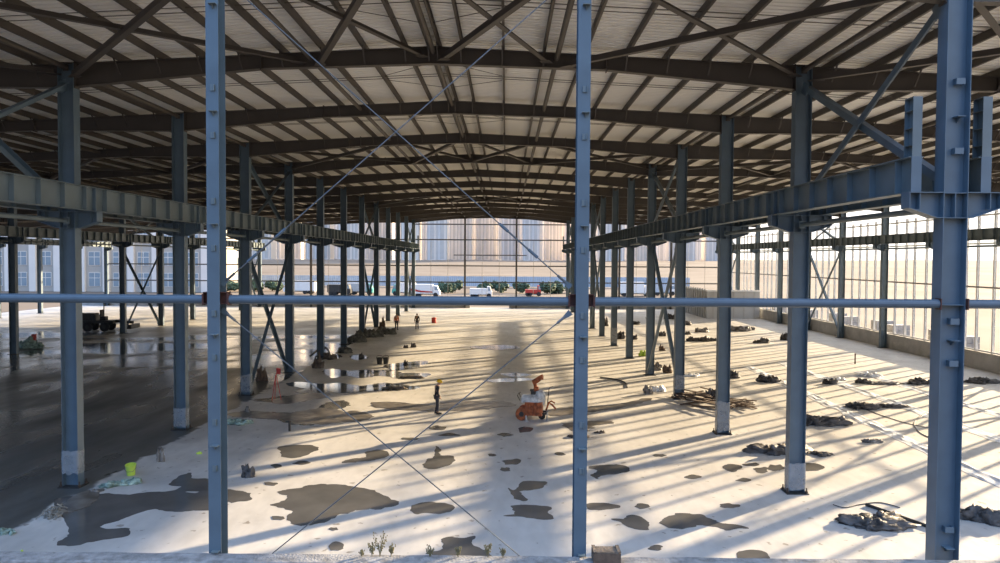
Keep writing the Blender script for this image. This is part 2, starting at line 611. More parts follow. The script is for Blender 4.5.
GF = {-6.4: 'left', 1.6: 'right'}
YG = 15.62
for X in (-6.27, 1.63, 17.6):
    r = gable_column('gable_post', X, YG, 0.0, zroof(X) - .5, M['blue'], True)
    nm = 'tall pale blue post standing behind the front ledge, ' + ('facing the wet slab side' if X < 0 else 'beside the square block on the ledge' if X < 5 else 'beyond the big front column')
    tag(r, nm, 'post', 'posts of the open front gable')
FARX = [-62.4 + 8 * i for i in range(13) if (-62.4 + 8 * i) not in ()]
k = 0
for X in FARX:
    if min(abs(X - r_) for r_ in ROWS.values()) < 1:
        continue
    k += 1
    r = gable_column('gable_post', X, 112.45, 0, zroof(X) - .45, M['dark_girt'], False)
    tag(r, f'slender dark post in the far end wall, {nth(k)} from its left end', 'post', 'posts of the far end wall')

# ------------------------------------------------------------------ crane girders
NSTIFF = 7


def girder_parts(root, L):
    b = MB().sweep(hprof(.32, GZ1 - GZ0, .02, .012), (0, 0, 0), (0, L, 0))
    put('beam', mcache(('girder', L), lambda: b.mesh('beam', M['girder'])), root)
    st = mcache('gstiff', lambda: MB().box(.0061, .15, -.007, .007, -.368, .368).box(-.15, -.0061, -.007, .007, -.368, .368).mesh('stiffener', M['girder']))
    for i in range(NSTIFF):
        put('stiffener', st, root, (0, L * (i + .5) / NSTIFF, 0))
    ep = mcache('gend', lambda: MB().box(-.11, .11, 0, .016, -.39, .39).mesh('end_plate', M['blue']))
    put('end_plate', ep, root, (0, -.016, 0))
    put('end_plate', ep, root, (0, L, 0))


gproto = {}
GROWS = [('left', 1, 'hall side of the left row'), ('left', -1, 'wet slab side of the left row'),
         ('right', -1, 'hall side of the right row'), ('right', 1, 'outer side of the right row'),
         ('outer right', -1, 'studded wall row'),
         ('outer left', 1, 'near side of the second left row'), ('outer left', -1, 'far side of the second left row'),
         ('far left', 1, 'outermost left row')]
gz = (GZ0 + GZ1) / 2
for row, s, desc in GROWS:
    k = 0
    for n in range(NB):
        if row == 'outer left' and n < 4 or row == 'far left' and n < 8:
            continue
        if row == 'outer left' and s < 0 and n < 6:
            continue
        k += 1
        L = BAY - .04
        first = 'girder' not in gproto
        if first:
            root = empty('crane_girder', (0, 0, 0))
            girder_parts(root, L)
            gproto['girder'] = root
        else:
            root = copy_tree(gproto['girder'], (0, 0, 0))
        root.location = (ROWS[row] + s * .75, YN(n) + .02, gz)
        tag(root, f'grey ribbed crane girder, {desc}, {nth(k)} from front', 'girder', f'crane girders, {desc}')
# end stops on the girders of the right row's front column, and at the far ends of both rows
def stop_parts(root):
    MB().sweep(hprof(.20, .34, .014, .01), (0, 0, 0), (0, 0, 1.27), up=(0, 1, 0)).build('post', M['girder'], root)
    for z in (.25, .62, 1.0):
        put('rib', mcache('srib', lambda: MB().box(-.095, .095, -.155, .155, -.006, .006).mesh('rib', M['girder'])), root, (0, 0, z))
    MB().box(-.1, .1, -.17, .17, 1.27, 1.285).build('top_plate', M['girder'], root)


st0 = None
for row, s, n, d in (('right', -1, 0, 'on the hall side of the front right column'), ('right', 1, 0, 'on the outer side of the front right column'),
                     ('left', 1, NB, 'at the far end of the left hall girder'), ('right', -1, NB, 'at the far end of the right hall girder'),
                     ('outer right', -1, NB, 'at the far end of the studded wall girder')):
    if st0 is None:
        st0 = r = empty('crane_stop', (0, 0, 0))
        stop_parts(r)
    else:
        r = copy_tree(st0, (0, 0, 0))
    r.location = (ROWS[row] + s * .75, YN(n) + (.175 if n == 0 else -.25), GZ1 + .001)
    tag(r, f'short upright crane stop {d}', 'crane stop', 'crane end stops')

# ------------------------------------------------------------------ rafters
def rafter_profile(x, dep, bf=.26, tf=.014, tw=.01):
    zt = zroof(x)
    w = bf / 2
    zb = zt - dep
    return [(x, -w, zb), (x, w, zb), (x, w, zb + tf), (x, tw, zb + tf), (x, tw, zt - tf), (x, w, zt - tf), (x, w, zt), (x, -w, zt),
            (x, -w, zt - tf), (x, -tw, zt - tf), (x, -tw, zb + tf), (x, -w, zb + tf)]


def rafter_parts(root, xa, xb, X0):
    L = xb - xa
    sp = (xa + L * .26, xb - L * .26)
    d1, d0 = .76, .46
    kx = [x - X0 for x in ()]

    def seg(name, stations):
        b = MB()
        b.loft([[(x - X0, y, z) for x, y, z in rafter_profile(x, d)] for x, d in stations])
        b.build(name, M['roof_steel'], root)
    seg('haunch', [(xa, d1), (sp[0], d0)])
    seg('haunch', [(sp[1], d0), (xb, d1)])
    mid = [(sp[0], d0)]
    if sp[0] < RIDGE_X < sp[1]:
        mid.append((RIDGE_X, d0 + .1))
    mid.append((sp[1], d0))
    seg('middle_length', mid)
    for x, d in ((xa, d1), (xb, d1), (sp[0], d0), (sp[1], d0)):
        zt = zroof(x)
        MB().box(x - X0 - .014, x - X0 + .014, -.14, .14, zt - d - .05, zt + .05).build('splice_plate' if d == d0 else 'end_plate', M['roof_steel'], root)


PURL = []
kk = 0
x = RIDGE_X + .9
offs = [.14] + [.9 + 1.333 * i for i in range(60)]
fb_mesh = mcache('flybrace', lambda: MB().sweep([(-.02, -.02), (.02, -.02), (.02, .02), (-.02, .02)], (0, -.13, -.47), (0, -.55, .02)).mesh('fly_brace', M['roof_steel']))
clip_mesh = mcache('purlin_clip', lambda: MB().box(-.008, .008, -.1, .1, 0, .2).mesh('purlin_clip', M['roof_steel']))
SPANS = [('far left', 'outer left', 'outer left bay'), ('outer left', 'left', 'wet slab bay'), ('left', 'right', 'middle hall'), ('right', 'outer right', 'bay by the white studded wall')]
for a, bb, sname in SPANS:
    xa, xb = ROWS[a] + DC / 2 + .014, ROWS[bb] - DC / 2 - .014
    X0 = (ROWS[a] + ROWS[bb]) / 2
    proto = None
    k = 0
    for n in range(NB + 1):
        if sname == 'outer left bay' and n < 3:
            continue
        k += 1
        if proto is None:
            proto = root = empty('roof_rafter', (X0, YN(n), 0))
            rafter_parts(root, xa, xb, X0)
        else:
            root = copy_tree(proto, (X0, YN(n), 0))
        tag(root, f'dark tapered roof rafter over the {sname}, {nth(k)} from the front', 'rafter', f'rafters over the {sname}')
for (a, bb, sname) in SPANS[1:]:                     # fly braces where they can be made out
    X0 = (ROWS[a] + ROWS[bb]) / 2
    for root in [o for o in C.objects if o.name.startswith('roof_rafter') and o.type == 'EMPTY' and abs(o.location.x - X0) < .1 and YN(1) - .1 < o.location.y < YN(5) + .1]:
        for sgn in (-1, 1):
            for of in offs:
                px = RIDGE_X + sgn * of
                if ROWS[a] + .7 < px < ROWS[bb] - .7:
                    put('fly_brace', fb_mesh, root, (px - X0, 0, zroof(px)))

# ------------------------------------------------------------------ purlins, one lapped run each
pl = .075
def purlin_mesh(sgn):
    # C section, 0.24 deep
    h, w, t, lip = .24, .075, .012, .02
    prof = [(0, 0), (w, 0), (w, lip), (w - t, lip), (w - t, t), (t, t), (t, h - t), (w - t, h - t), (w - t, h - lip), (w, h - lip), (w, h), (0, h)]
    if sgn < 0:
        prof = [(-a, b) for a, b in prof][::-1]
    return MB().sweep(prof, (0, 15.5, 0), (0, 113.0, 0)).mesh('purlin', M['roof_steel'])


for sgn, side in ((-1, 'wet slab side'), (1, 'studded wall side')):
    me = purlin_mesh(sgn)
    for i, of in enumerate(offs):
        px = RIDGE_X + sgn * of
        if px < -65 or px > 34:
            break
        o = put('roof_purlin', me, None, (px, 0, zroof(px) + .001))
        tag(o, f'long dark roof purlin, {nth(i + 1)} down from the ridge on the {side}', 'purlin', 'purlins under the roof sheet')

# sag rods: thin double line across the purlins in the middle of every bay
for n in range(NB):
    for j, dy in enumerate((3.75, 4.3)):
        b = MB()
        y = YN(n) + dy
        for xa, xb in ((-64.5, RIDGE_X), (RIDGE_X, 33.8)):
            b.tube((xa, y, zroof(xa) + .12 + .06 * (j - .5)), (xb, y, zroof(xb) + .12 + .06 * (j - .5)), .012, 5)
        o = b.build('sag_rod', M['roof_steel'])
        tag(o, f'thin rod line crossing purlins in {nth(n + 1)} roof bay, {"farther" if j else "nearer"} of its pair', 'rod', 'sag rods between the purlins')
for n in range(4):
    for s in (-1, 1):
        for j in (0, 1):
            y = YN(n) + 4.0
            xa, xb = RIDGE_X + s * .16, RIDGE_X + s * 2.2
            ya, yb = (y + (1.9 if j else -1.9), y + (.35 if j else -.35))
            o = MB().tube((xa, ya, zroof(xa) + .1), (xb, yb, zroof(xb) + .1), .011, 5).build('sag_rod', M['roof_steel'])
            tag(o, f'slanting rod by ridge, {nth(n + 1)} roof bay, {"studded wall" if s > 0 else "wet slab"} side, {"far" if j else "near"} half', 'rod', 'slanting rods by the ridge')

# ------------------------------------------------------------------ longitudinal roof tubes
tub = mcache('rooftube', lambda: MB().tube((0, .14, 0), (0, BAY - .14, 0), .085, 12).mesh('tube', M['roof_steel']))
tpl = mcache('roofplate', lambda: MB().box(-.09, .09, -.007, .007, -.11, .11).mesh('end_plate', M['roof_steel']))
TX = [(-38.4, 'over the second left column row'), (-30.4, 'over the far part of the wet slab'), (-22.4, 'over the near part of the wet slab'), (-14.4, 'along the left hall columns'), (-6.4, 'midway from left columns to ridge'),
      (-2.4, 'under the ridge'), (1.6, 'midway from ridge to right columns'), (9.6, 'along the right hall columns'), (17.6, 'first line beyond the right hall columns'), (25.6, 'second line beyond the right hall columns'), (33.35, 'over the white studded wall')]
tp = None
for X, d in TX:
    for n in range(NB):
        if X < -35 and n < 4:
            continue
        if tp is None:
            tp = r = empty('tie_tube', (0, 0, 0))
            put('tube', tub, r)
            put('end_plate', tpl, r, (0, .14, 0))
            put('end_plate', tpl, r, (0, BAY - .14, 0))
        else:
            r = copy_tree(tp, (0, 0, 0))
        atcol = abs(X) in (38.4, 14.4, 9.6, 33.35)
        r.location = (X, YN(n), zroof(X) - (.20 if not atcol else .14))
        tag(r, f'dark roof tie tube {d}, {nth(n + 1)} bay', 'tube', 'tie tubes under the roof')

# lower longitudinal tubes just under the crane girders
tub2 = mcache('lowtube', lambda: MB().tube((0, .2, 0), (0, BAY - .2, 0), .075, 12).mesh('tube', M['girder']))
tpl2 = mcache('lowplate', lambda: MB().box(-.1, .1, -.007, .007, -.12, .12).box(-.012, .012, -.19, .0, -.1, .1).mesh('end_plate', M['girder']))
tpl3 = mcache('lowplate2', lambda: MB().box(-.1, .1, -.007, .007, -.12, .12).box(-.012, .012, 0, .19, -.1, .1).mesh('end_plate', M['girder']))
tp = None
for row in ('left', 'right', 'outer right', 'outer left'):
    for n in range(NB):
        if row == 'outer left' and n < 4:
            continue
        if tp is None:
            tp = r = empty('tie_tube', (0, 0, 0))
            put('tube', tub2, r)
            put('end_plate', tpl2, r, (0, .2, 0))
            put('end_plate', tpl3, r, (0, BAY - .2, 0))
        else:
            r = copy_tree(tp, (0, 0, 0))
        r.location = (ROWS[row], YN(n), 8.82 if row != 'outer right' else 8.75)
        tag(r, f'grey tube between column brackets, {ROWNAME[row]}, {nth(n + 1)} bay from front', 'tube', 'tie tubes under the crane girders')

# ------------------------------------------------------------------ cross bracing
def lprof(s, t=.014):
    return [(-s / 2, -s / 2), (s / 2, -s / 2), (s / 2, -s / 2 + t), (-s / 2 + t, -s / 2 + t), (-s / 2 + t, s / 2), (-s / 2, s / 2)]


def angle(p, q, s, label, group, up=(0, 0, 1), m=None, ofs=None):
    p, q = Vector(p), Vector(q)
    if ofs is not None:
        p, q = p + Vector(ofs), q + Vector(ofs)
    r = empty('cross_brace', p)
    d = q - p
    MB().sweep(lprof(s), (0, 0, 0), d, up=up).build('angle_bar', m or M['roof_steel'], r)
    for e in (d.normalized() * .05, d - d.normalized() * .05):
        u = d.normalized()
        side = u.cross(Vector(up)).normalized()
        b = MB()
        w = s * .95
        b.loft([[e + u * .22 + side * w + Vector(up) * z, e + u * .22 - side * w + Vector(up) * z, e - u * .22 - side * w + Vector(up) * z, e - u * .22 + side * w + Vector(up) * z] for z in (-s / 2 - .012, -s / 2)])
        b.build('gusset_plate', m or M['roof_steel'], r)
    tag(r, label, 'brace', group)
    return r


BB = (0, 3, 7, 11)
NODES = [(-38.4, -30.4), (-30.4, -22.4), (-22.4, -14.4), (-14.4, -6.4), (-6.4, -2.4), (-2.4, 1.6), (1.6, 9.6), (9.6, 17.6), (17.6, 25.6), (25.6, 33.35)]
BAYD = {0: 'frontmost bay', 3: 'second braced bay', 7: 'third braced bay', 11: 'rearmost bay'}
PAND = ['outermost panel over the wet slab', 'middle panel over the wet slab', 'panel over the wet slab by the columns', 'panel from the left columns', 'panel left of the ridge', 'panel right of the ridge', 'panel to the right columns',
        'panel just beyond the right columns', 'middle panel before the studded wall', 'panel over the studded wall']
for n in BB:
    for (xa, xb), pd in zip(NODES, PAND):
        if xa < -25 and n == 0:
            continue
        e = .32
        for j in (0, 1):
            p = (xa + e, YN(n) + .2, zroof(xa + e) - .27 - .11 * j)
            q = (xb - e, YN(n + 1) - .2, zroof(xb - e) - .27 - .11 * j)
            if j:
                p = (xb - e, YN(n) + .2, zroof(xb - e) - .27 - .11)
                q = (xa + e, YN(n + 1) - .2, zroof(xa + e) - .27 - .11)
            angle(p, q, .17, f'dark roof diagonal leaning {"left" if j else "right"}, {BAYD[n]}, {pd}', 'roof cross braces')
for row in ('left', 'right', 'outer right', 'outer left'):
    X = ROWS[row]
    for n in BB:
        if row == 'outer left' and n < 4:
            continue
        for j in (0, 1):
            ya, yb = YN(n) + .22, YN(n + 1) - .22
            zt = zroof(X) - .75
            z0_, z1_ = (9.35, zt) if j else (zt, 9.35)
            angle((X, ya, z0_), (X, yb, z1_), .19, f'upper {"rising" if j else "falling"} diagonal between columns, {ROWNAME[row]}, {BAYD[n]}', 'column cross braces above girders', up=(1, 0, 0), m=M['blue'], ofs=(.09 * (2 * j - 1), 0, 0))
            if n == 0:
                continue
            z0_, z1_ = (.25, 8.3) if j else (8.3, .25)
            angle((X, ya, z0_), (X, yb, z1_), .20, f'lower {"rising" if j else "falling"} diagonal between columns, {ROWNAME[row]}, {BAYD[n]}', 'column cross braces below girders', up=(1, 0, 0), m=M['blue'], ofs=(.12 * (2 * j - 1), 0, 0))

# ------------------------------------------------------------------ front gable: tube and rods
TZ = 6.74
YT = YG
def front_tube(xa, xb, lab):
    r = empty('front_tube', (xa, YT, TZ))
    L = xb - xa
    MB().tube((0, 0, 0), (L, 0, 0), .098, 16).build('tube', M['tube'], r, smooth=False)
    for x in (0, L):
        MB().box(x - .012, x + .012, -.11, .11, -.12, .12).build('end_plate', M['rust'], r)
    tag(r, lab, 'tube', 'horizontal tubes across the open front')


front_tube(-14.1, -6.27 - .275, 'pale blue horizontal tube reaching over the wet slab')
front_tube(-6.27 + .275, 1.63 - .275, 'pale blue horizontal tube between the two tall front posts')
front_tube(1.63 + .275, 9.6 - .29, 'pale blue horizontal tube ending at the big front column')
front_tube(9.6 + .29, 17.6 - .275, 'short visible pale blue tube right of the big front column')


def brace_rod(p, q, tb, lab):
    p, q = Vector(p), Vector(q)
    r = empty('brace_rod', p)
    d = q - p
    MB().tube((0, 0, 0), d, .0135, 8).build('rod', M['rod'], r)
    u = d.normalized()
    if tb:
        c = d * tb
        MB().tube(c - u * .30, c + u * .30, .020, 10).build('turnbuckle', M['rod'], r)
        for s_ in (-.42, .42):
            MB().tube(c + u * (s_ - .13), c + u * (s_ + .13), .034, 8).build('sleeve', M['tube'], r)
    MB().tube(u * .05, u * .28, .028, 10).build('end_fork', M['rod'], r)
    a = Vector((0, 1, 0))
    side = u.cross(a).normalized()
    b = MB()
    b.loft([[side * .07 - u * .1 + a * y, u * .1 + side * .03 + a * y, u * .1 - side * .03 + a * y, -side * .07 - u * .1 + a * y] for y in (-.01, .01)])
    b.build('gusset_plate', M['blue'], r)
    tag(r, lab, 'rod', 'thin cross rods of the open front')


brace_rod((-6.12, YG + .07, 7.12), (1.45, YG + .07, 13.75), .12, 'thin rod rising from the left front post toward the roof')
brace_rod((1.32, YG - .07, 7.12), (-6.25, YG - .07, 13.75), .14, 'thin rod rising from the right front post toward the roof')
brace_rod((-6.12, YG + .07, 6.45), (1.35, YG + .07, .3), .0, 'thin rod sloping down from the left front post to the ledge')
brace_rod((1.32, YG - .07, 6.45), (-6.15, YG - .07, .3), .0, 'thin rod sloping down from the right front post to the ledge')

# ------------------------------------------------------------------ right studded wall
stud_me = MB().sweep(hprof(.15, .15, .012, .012), (0, 0, 1.25), (0, 0, 11.25), up=(1, 0, 0)).mesh('wall_stud', M['post'])
k = 0
for n in range(NB):
    for j in range(5):
        k += 1
        y = YN(n) + BAY * (j + .75 + .12 * rnd.uniform(-1, 1)) / 5.4
        o = put('wall_stud', stud_me, None, (33.87, y, 0))
        tag(o, f'slim white wall stud, {nth(k)} from the front end of the studded wall', 'stud', 'white studs along the outer wall')
for z, nm, m_ in ((10.95, 'top', 'post'), (8.95, 'upper', 'post'), (5.85, 'middle', 'girt'), (1.34, 'bottom', 'post')):
    me = MB().sweep([(-.03, -.06), (.03, -.06), (.03, .06), (-.03, .06)], (0, .03, 0), (0, BAY - .03, 0)).mesh('wall_girt', M[m_])
    for n in range(NB):
        o = put('wall_girt', me, None, (33.77, YN(n), z))
        tag(o, f'{nm} horizontal rail of the white studded wall, {nth(n + 1)} bay from the front', 'rail', 'rails of the studded wall')

# far end wall rails and thin hangers
for z, nm in ((4.0, 'lower'), (6.55, 'middle'), (10.6, 'upper'), (13.0, 'top')):
    k = 0
    for i in range(12):
        X = -62.4 + 8 * i
        if z > zroof(X) - .6 or z > zroof(X + 8) - .6:
            continue
        k += 1
        o = put('wall_girt', mcache(('fgirt', z), lambda: MB().box(.03, 7.97, -.05, .05, -.09, .09).mesh('wall_girt', M['dark_girt'])), None, (X, 112.60, z))
        tag(o, f'{nm} dark rail across the far end wall, {nth(k)} bay from its left', 'rail', 'rails of the far end wall')
k = 0
for i in range(12):
    for j in (1, 2):
        k += 1
        X = -62.4 + 8 * i + 8 * j / 3
        o = MB().tube((X, 112.72, 1.0), (X, 112.72, min(zroof(X) - .2, 10.6)), .035, 6).build('hanger_rod', M['girt'])
        tag(o, f'hair-thin upright rod in the far end wall, {nth(k)} from its left end', 'rod', 'hanger rods of the far end wall')
o = MB().box(-8.2, 3.2, 112.80, 112.9, 8.15, 8.3).build('door_header', M['dark_girt'])
tag(o, 'dark header rail over the opening in the far end wall', 'rail')

# panel enclosure in the far right corner
r = empty('panel_enclosure', (26.4, 95.0, 0))
H = 3.75
b = MB().box(0, .2, 0, 17.0, 0, H - .2)
b.build('side_wall', M['panel'], r)
b = MB().box(.2, 6.9, 0, .2, 0, H - .2)
b.build('front_wall', M['panel'], r)
MB().box(-.08, 7.0, -.08, .3, H - .2, H).box(-.08, .3, .3, 17.0, H - .2, H).build('coping', M['post'], r)
for i in range(14):
    put('fin', mcache('fin', lambda: MB().box(-.16, 0, -.06, .06, 0, H + .15).mesh('fin', M['panel'])), r, (0, .8 + i * 1.2, 0))
for i in range(5):
    put('cover_strip', mcache('cstrip', lambda: MB().box(-.05, .05, -.05, 0, 0, H - .2).mesh('cover_strip', M['concrete_wall'])), r, (.8 + i * 1.35, 0, 0))
tag(r, 'pale grey panel enclosure in the far right corner of the slab', 'enclosure')

# ------------------------------------------------------------------ puddles and stains
def smooth_outline(pts, seed, sub=5, amp=.035):
    """Catmull-Rom through the points, with a little ragged edge"""
    out = []
    n = len(pts)
    size = max(max(p[0] for p in pts) - min(p[0] for p in pts), .3)
    for i in range(n):
        p0, p1, p2, p3 = pts[i - 1], pts[i], pts[(i + 1) % n], pts[(i + 2) % n]
        for k in range(sub):
            t = k / sub
            q = [.5 * ((2 * p1[a]) + (-p0[a] + p2[a]) * t + (2 * p0[a] - 5 * p1[a] + 4 * p2[a] - p3[a]) * t * t + (-p0[a] + 3 * p1[a] - 3 * p2[a] + p3[a]) * t ** 3) for a in (0, 1)]
            j = (noise.noise(Vector((q[0] * 2.2 + seed, q[1] * 2.2, seed * 1.3))) + .7 * noise.noise(Vector((q[0] * 6 + seed, q[1] * 6, seed * 2.3)))) * amp * min(size, 2.5) * 2.2
            j2 = noise.noise(Vector((q[1] * 4 + seed, q[0] * 4, seed * 4.1))) * amp * min(size, 2.5) * 1.6
            out.append((q[0] + j, q[1] + j2))
    return out


PZ = [.0024]


def puddle(px_pts, label, m='puddle', group='puddles on the slab', name='puddle', cat='puddle', seed=1, amp=.035, h=.004):
    pts = [fl(*p) for p in px_pts]
    out = smooth_outline([(p.x, p.y) for p in pts], seed, 8, amp)
    cx = sum(p[0] for p in out) / len(out)
    cy = sum(p[1] for p in out) / len(out)
    PZ[0] += .00022
    b = MB()
    pp = [(x - cx, y - cy) for x, y in out]
    b.poly(pp, -.001, PZ[0])
    o = b.build(name, M[m])
    # triangulate the big n-gons safely
    bm = bmesh.new()
    bm.from_mesh(o.data)
    bmesh.ops.triangulate(bm, faces=[f for f in bm.faces if len(f.verts) > 4])
    bm.to_mesh(o.data)
    bm.free()
    o.location = (cx, cy, 0)
    return tag(o, label, cat, group)


def ell(cx, cy, rx, ry, seed, n=11, amp=.28):
    r_ = random.Random(seed)
    return [(cx + rx * math.cos(2 * math.pi * i / n) * (1 + r_.uniform(-amp, amp)), cy + ry * math.sin(2 * math.pi * i / n) * (1 + r_.uniform(-amp, amp))) for i in range(n)]


Z = lambda pts, ox, oy, sc: [(x / sc + ox, y / sc + oy) for x, y in pts]
puddle(Z([(120, 465), (180, 440), (165, 390), (120, 310), (110, 270), (220, 252), (350, 245), (450, 250), (560, 236), (640, 235), (690, 215), (640, 205), (700, 160), (740, 150), (745, 175), (830, 178), (850, 225), (760, 235), (700, 240), (820, 255), (860, 310), (740, 325), (640, 327), (560, 317), (470, 340), (400, 370), (340, 390), (345, 405), (430, 405), (455, 425), (420, 445), (330, 460), (200, 485), (140, 485)], 30, 440, 4.58),
       'largest dark puddle, spreading right from the wrapped left column', seed=2, amp=.02)
puddle(Z([(150, 440), (185, 425), (165, 410), (200, 405), (240, 395), (300, 395), (370, 408), (420, 432), (400, 445), (340, 450), (300, 460), (270, 475), (210, 482), (190, 465), (195, 450)], 200, 300, 2.14),
       'big ragged grey puddle in the middle of the near hall floor', seed=3, amp=.03)
P = [
    ([(278, 448), (290, 445), (312, 445), (319, 449), (310, 454), (296, 458), (284, 457)], 'dark bean-shaped puddle up-slab of the black bag'),
    (ell(220, 496, 29, 6, 5), 'dark puddle right of the front left post, near the black bag'),
    ([(342, 463), (350, 459), (364, 457), (366, 452), (380, 450), (390, 454), (380, 459), (360, 462)], 'flat grey puddle with pointed left end behind the big ragged one'),
    ([(423, 466), (428, 459), (434, 457), (436, 446), (441, 449), (440, 455), (452, 456), (454, 462), (444, 467), (432, 469)], 'upright ragged puddle midway along the hall, under a spike'),
    ([(409, 509), (414, 505), (430, 502), (448, 504), (455, 509), (440, 514), (425, 513), (414, 514)], 'oval dark puddle where the two lower rods cross'),
    ([(425, 554), (440, 549), (442, 541), (450, 537), (466, 538), (475, 536), (474, 546), (490, 552), (486, 558), (455, 558)], 'grey puddle against the front ledge behind the weeds'),
    ([(509, 488), (515, 490), (519, 483), (530, 481), (546, 482), (543, 487), (530, 490), (520, 492), (528, 499), (522, 501), (512, 495)], 'crescent-shaped puddle left of the right front post'),
    ([(503, 516), (516, 513), (510, 506), (530, 505), (550, 507), (548, 512), (552, 519), (535, 519), (520, 517)], 'dark arrow-shaped puddle below the crescent puddle'),
    (ell(512, 462, 9, 3, 9), 'small dark oval puddle above the crescent puddle'),
    ([(587, 467), (604, 465), (622, 465), (630, 470), (618, 474), (606, 475), (597, 479), (592, 475), (598, 471)], 'grey puddle just right of the right front post, midway'),
    ([(587, 504), (604, 503), (620, 506), (612, 509), (590, 510)], 'low dark puddle right of the right front post, near the ledge'),
    ([(610, 519), (624, 519), (630, 515), (640, 517), (649, 524), (646, 530), (634, 529), (622, 523)], 'lumpy puddle with a tail left of the widest one'),
    ([(664, 521), (674, 514), (696, 514), (708, 519), (724, 523), (745, 527), (730, 530), (712, 527), (700, 526), (684, 529), (672, 528)], 'wide pale grey puddle on the near sunlit slab'),
    ([(736, 553), (748, 550), (762, 551), (770, 557), (766, 560), (742, 560)], 'grey puddle touching the ledge at right'),
    ([(722, 467), (731, 464), (742, 466), (738, 470), (732, 472), (725, 470)], 'small dark puddle on the shadow stripe, left of a pair'),
    (ell(761, 470, 7, 3, 21), 'left puddle of the pair beside the wrapped right column'),
    (ell(776, 468, 7.5, 3.5, 22), 'middle puddle beside the wrapped right column'),
    ([(797, 464), (812, 463), (824, 466), (820, 470), (804, 471)], 'olive puddle just right of the wrapped right column'),
    (ell(729, 506, 10, 2.5, 23), 'thin puddle strip above the wide pale grey puddle'),
    (ell(693, 477, 8, 1.8, 24), 'thin dark puddle on the sunlit slab left of the small dark one'),
    (ell(642, 506, 8, 2.5, 25), 'small pale puddle between right front post and wide puddle'),
    (ell(660, 455.5, 6, 1.5, 26), 'tiny thin puddle on the slab beyond the long column shadow'),
    (ell(744, 480, 7, 1.8, 27), 'tiny pale puddle below the pair by the right column'),
    (ell(752, 464.5, 8, 1.6, 41), 'thin pale puddle above the pair by the right column'),
    (ell(336, 547, 9, 4, 28), 'small round puddle near the ledge at the left rod foot'),
    (ell(276, 466, 5, 2, 29), 'tiny dark spot puddle below the bean-shaped one'),
    (ell(302, 463, 8, 1.8, 30), 'thin streak puddle below the bean-shaped one'),
    (ell(334, 529, 5, 1.5, 31), 'tiny puddle between big ragged puddle and ledge'),
    (ell(270, 484, 7, 1.8, 42), 'tiny puddle left of the big ragged puddle'),
    (ell(656, 548, 7, 2.5, 32), 'small dark puddle by the ledge right of the square block'),
    (ell(278, 518, 6, 2, 33), 'tiny puddle at the lower left of the big ragged puddle'),
    (ell(505, 469.5, 5, 2, 34), 'tiny dark dot puddle left of the small dark oval'),
    (ell(492, 455, 4, 1.2, 35), 'tiny puddle on the shaded slab below the machine, left'),
    (ell(560, 454, 5, 1.4, 36), 'tiny puddle on the slab left of the right front post'),
    (ell(438, 428, 10, 2, 43), 'thin wet streak just nearer than the standing worker'),
    (ell(450, 435, 9, 1.5, 44), 'second thin wet streak nearer than the standing worker'),
    (ell(525, 430, 8, 3, 45), 'rust-brown puddle right below the orange machine'),
    (ell(505, 435, 7, 1.5, 46), 'thin wet streak left of the rust-brown puddle'),
    (ell(410, 439, 9, 1.4, 47), 'short wet dash right of the shaded rod'),
]
for i, (pts, lab) in enumerate(P):
    puddle(pts, lab, seed=10 + i)
# mirror puddles deep on the left of the hall
mp = [
    ([(322, 371), (333, 369), (350, 371), (366, 370), (388, 371), (400, 372), (398, 377), (380, 376), (360, 378), (346, 376), (332, 378)], 'upper bright mirror puddle reflecting the left columns'),
    ([(286, 384), (300, 382), (320, 384), (340, 383), (362, 386), (384, 383), (410, 386), (420, 388), (396, 391), (370, 391), (346, 393), (322, 392), (300, 388)], 'lower bright mirror puddle reflecting the left columns'),
    ([(384, 366), (400, 363), (426, 361), (424, 365), (410, 368), (396, 371)], 'slanting bright mirror puddle by the two dark bins'),
    ([(322, 357), (336, 354), (342, 357), (330, 360)], 'small mirror puddle under the dark green heap, left'),
    ([(350, 356), (362, 355), (368, 358), (356, 360)], 'small mirror puddle left of the two dark bins'),
    ([(388, 375), (402, 373), (432, 374), (420, 378), (398, 379)], 'long dull mirror puddle right of the upper bright one'),
    ([(500, 374), (516, 373), (530, 375), (514, 377)], 'thin mirror puddle behind the orange machine'),
    ([(470, 347), (505, 345), (520, 348), (495, 350)], 'faint mirror puddle far along the hall centre'),
    ([(486, 380), (520, 378), (532, 380), (510, 382), (490, 382)], 'second thin mirror puddle behind the orange machine'),
]
for i, (pts, lab) in enumerate(mp):
    puddle(pts, lab, seed=60 + i, group='mirror puddles')
st = [
    ([(249, 414), (270, 412.5), (300, 413), (336, 412), (330, 415), (300, 416.5), (270, 416)], 'long dark wet streak across the slab by the third left column'),
    ([(279, 420), (296, 417), (318, 418), (333, 416), (335, 421), (318, 424), (298, 425)], 'dark wet streak just nearer than the long one'),
    ([(255, 400), (276, 397), (296, 395.5), (314, 395), (300, 399), (284, 402), (268, 402)], 'dark wet streak at the foot of the red stake'),
    ([(320, 407), (330, 402), (345, 401), (349, 406), (336, 409)], 'dark wet blot between red stake and standing worker'),
    ([(384, 407), (398, 404), (420, 405), (436, 407), (418, 409), (400, 409)], 'dark wet streak left of the standing worker'),
    ([(296, 391), (312, 389), (330, 391), (318, 394), (302, 394)], 'small dark wet streak below the lower mirror puddle'),
]
for i, (pts, lab) in enumerate(st):
    puddle(pts, lab, seed=120 + i, group='wet streaks', amp=.07)
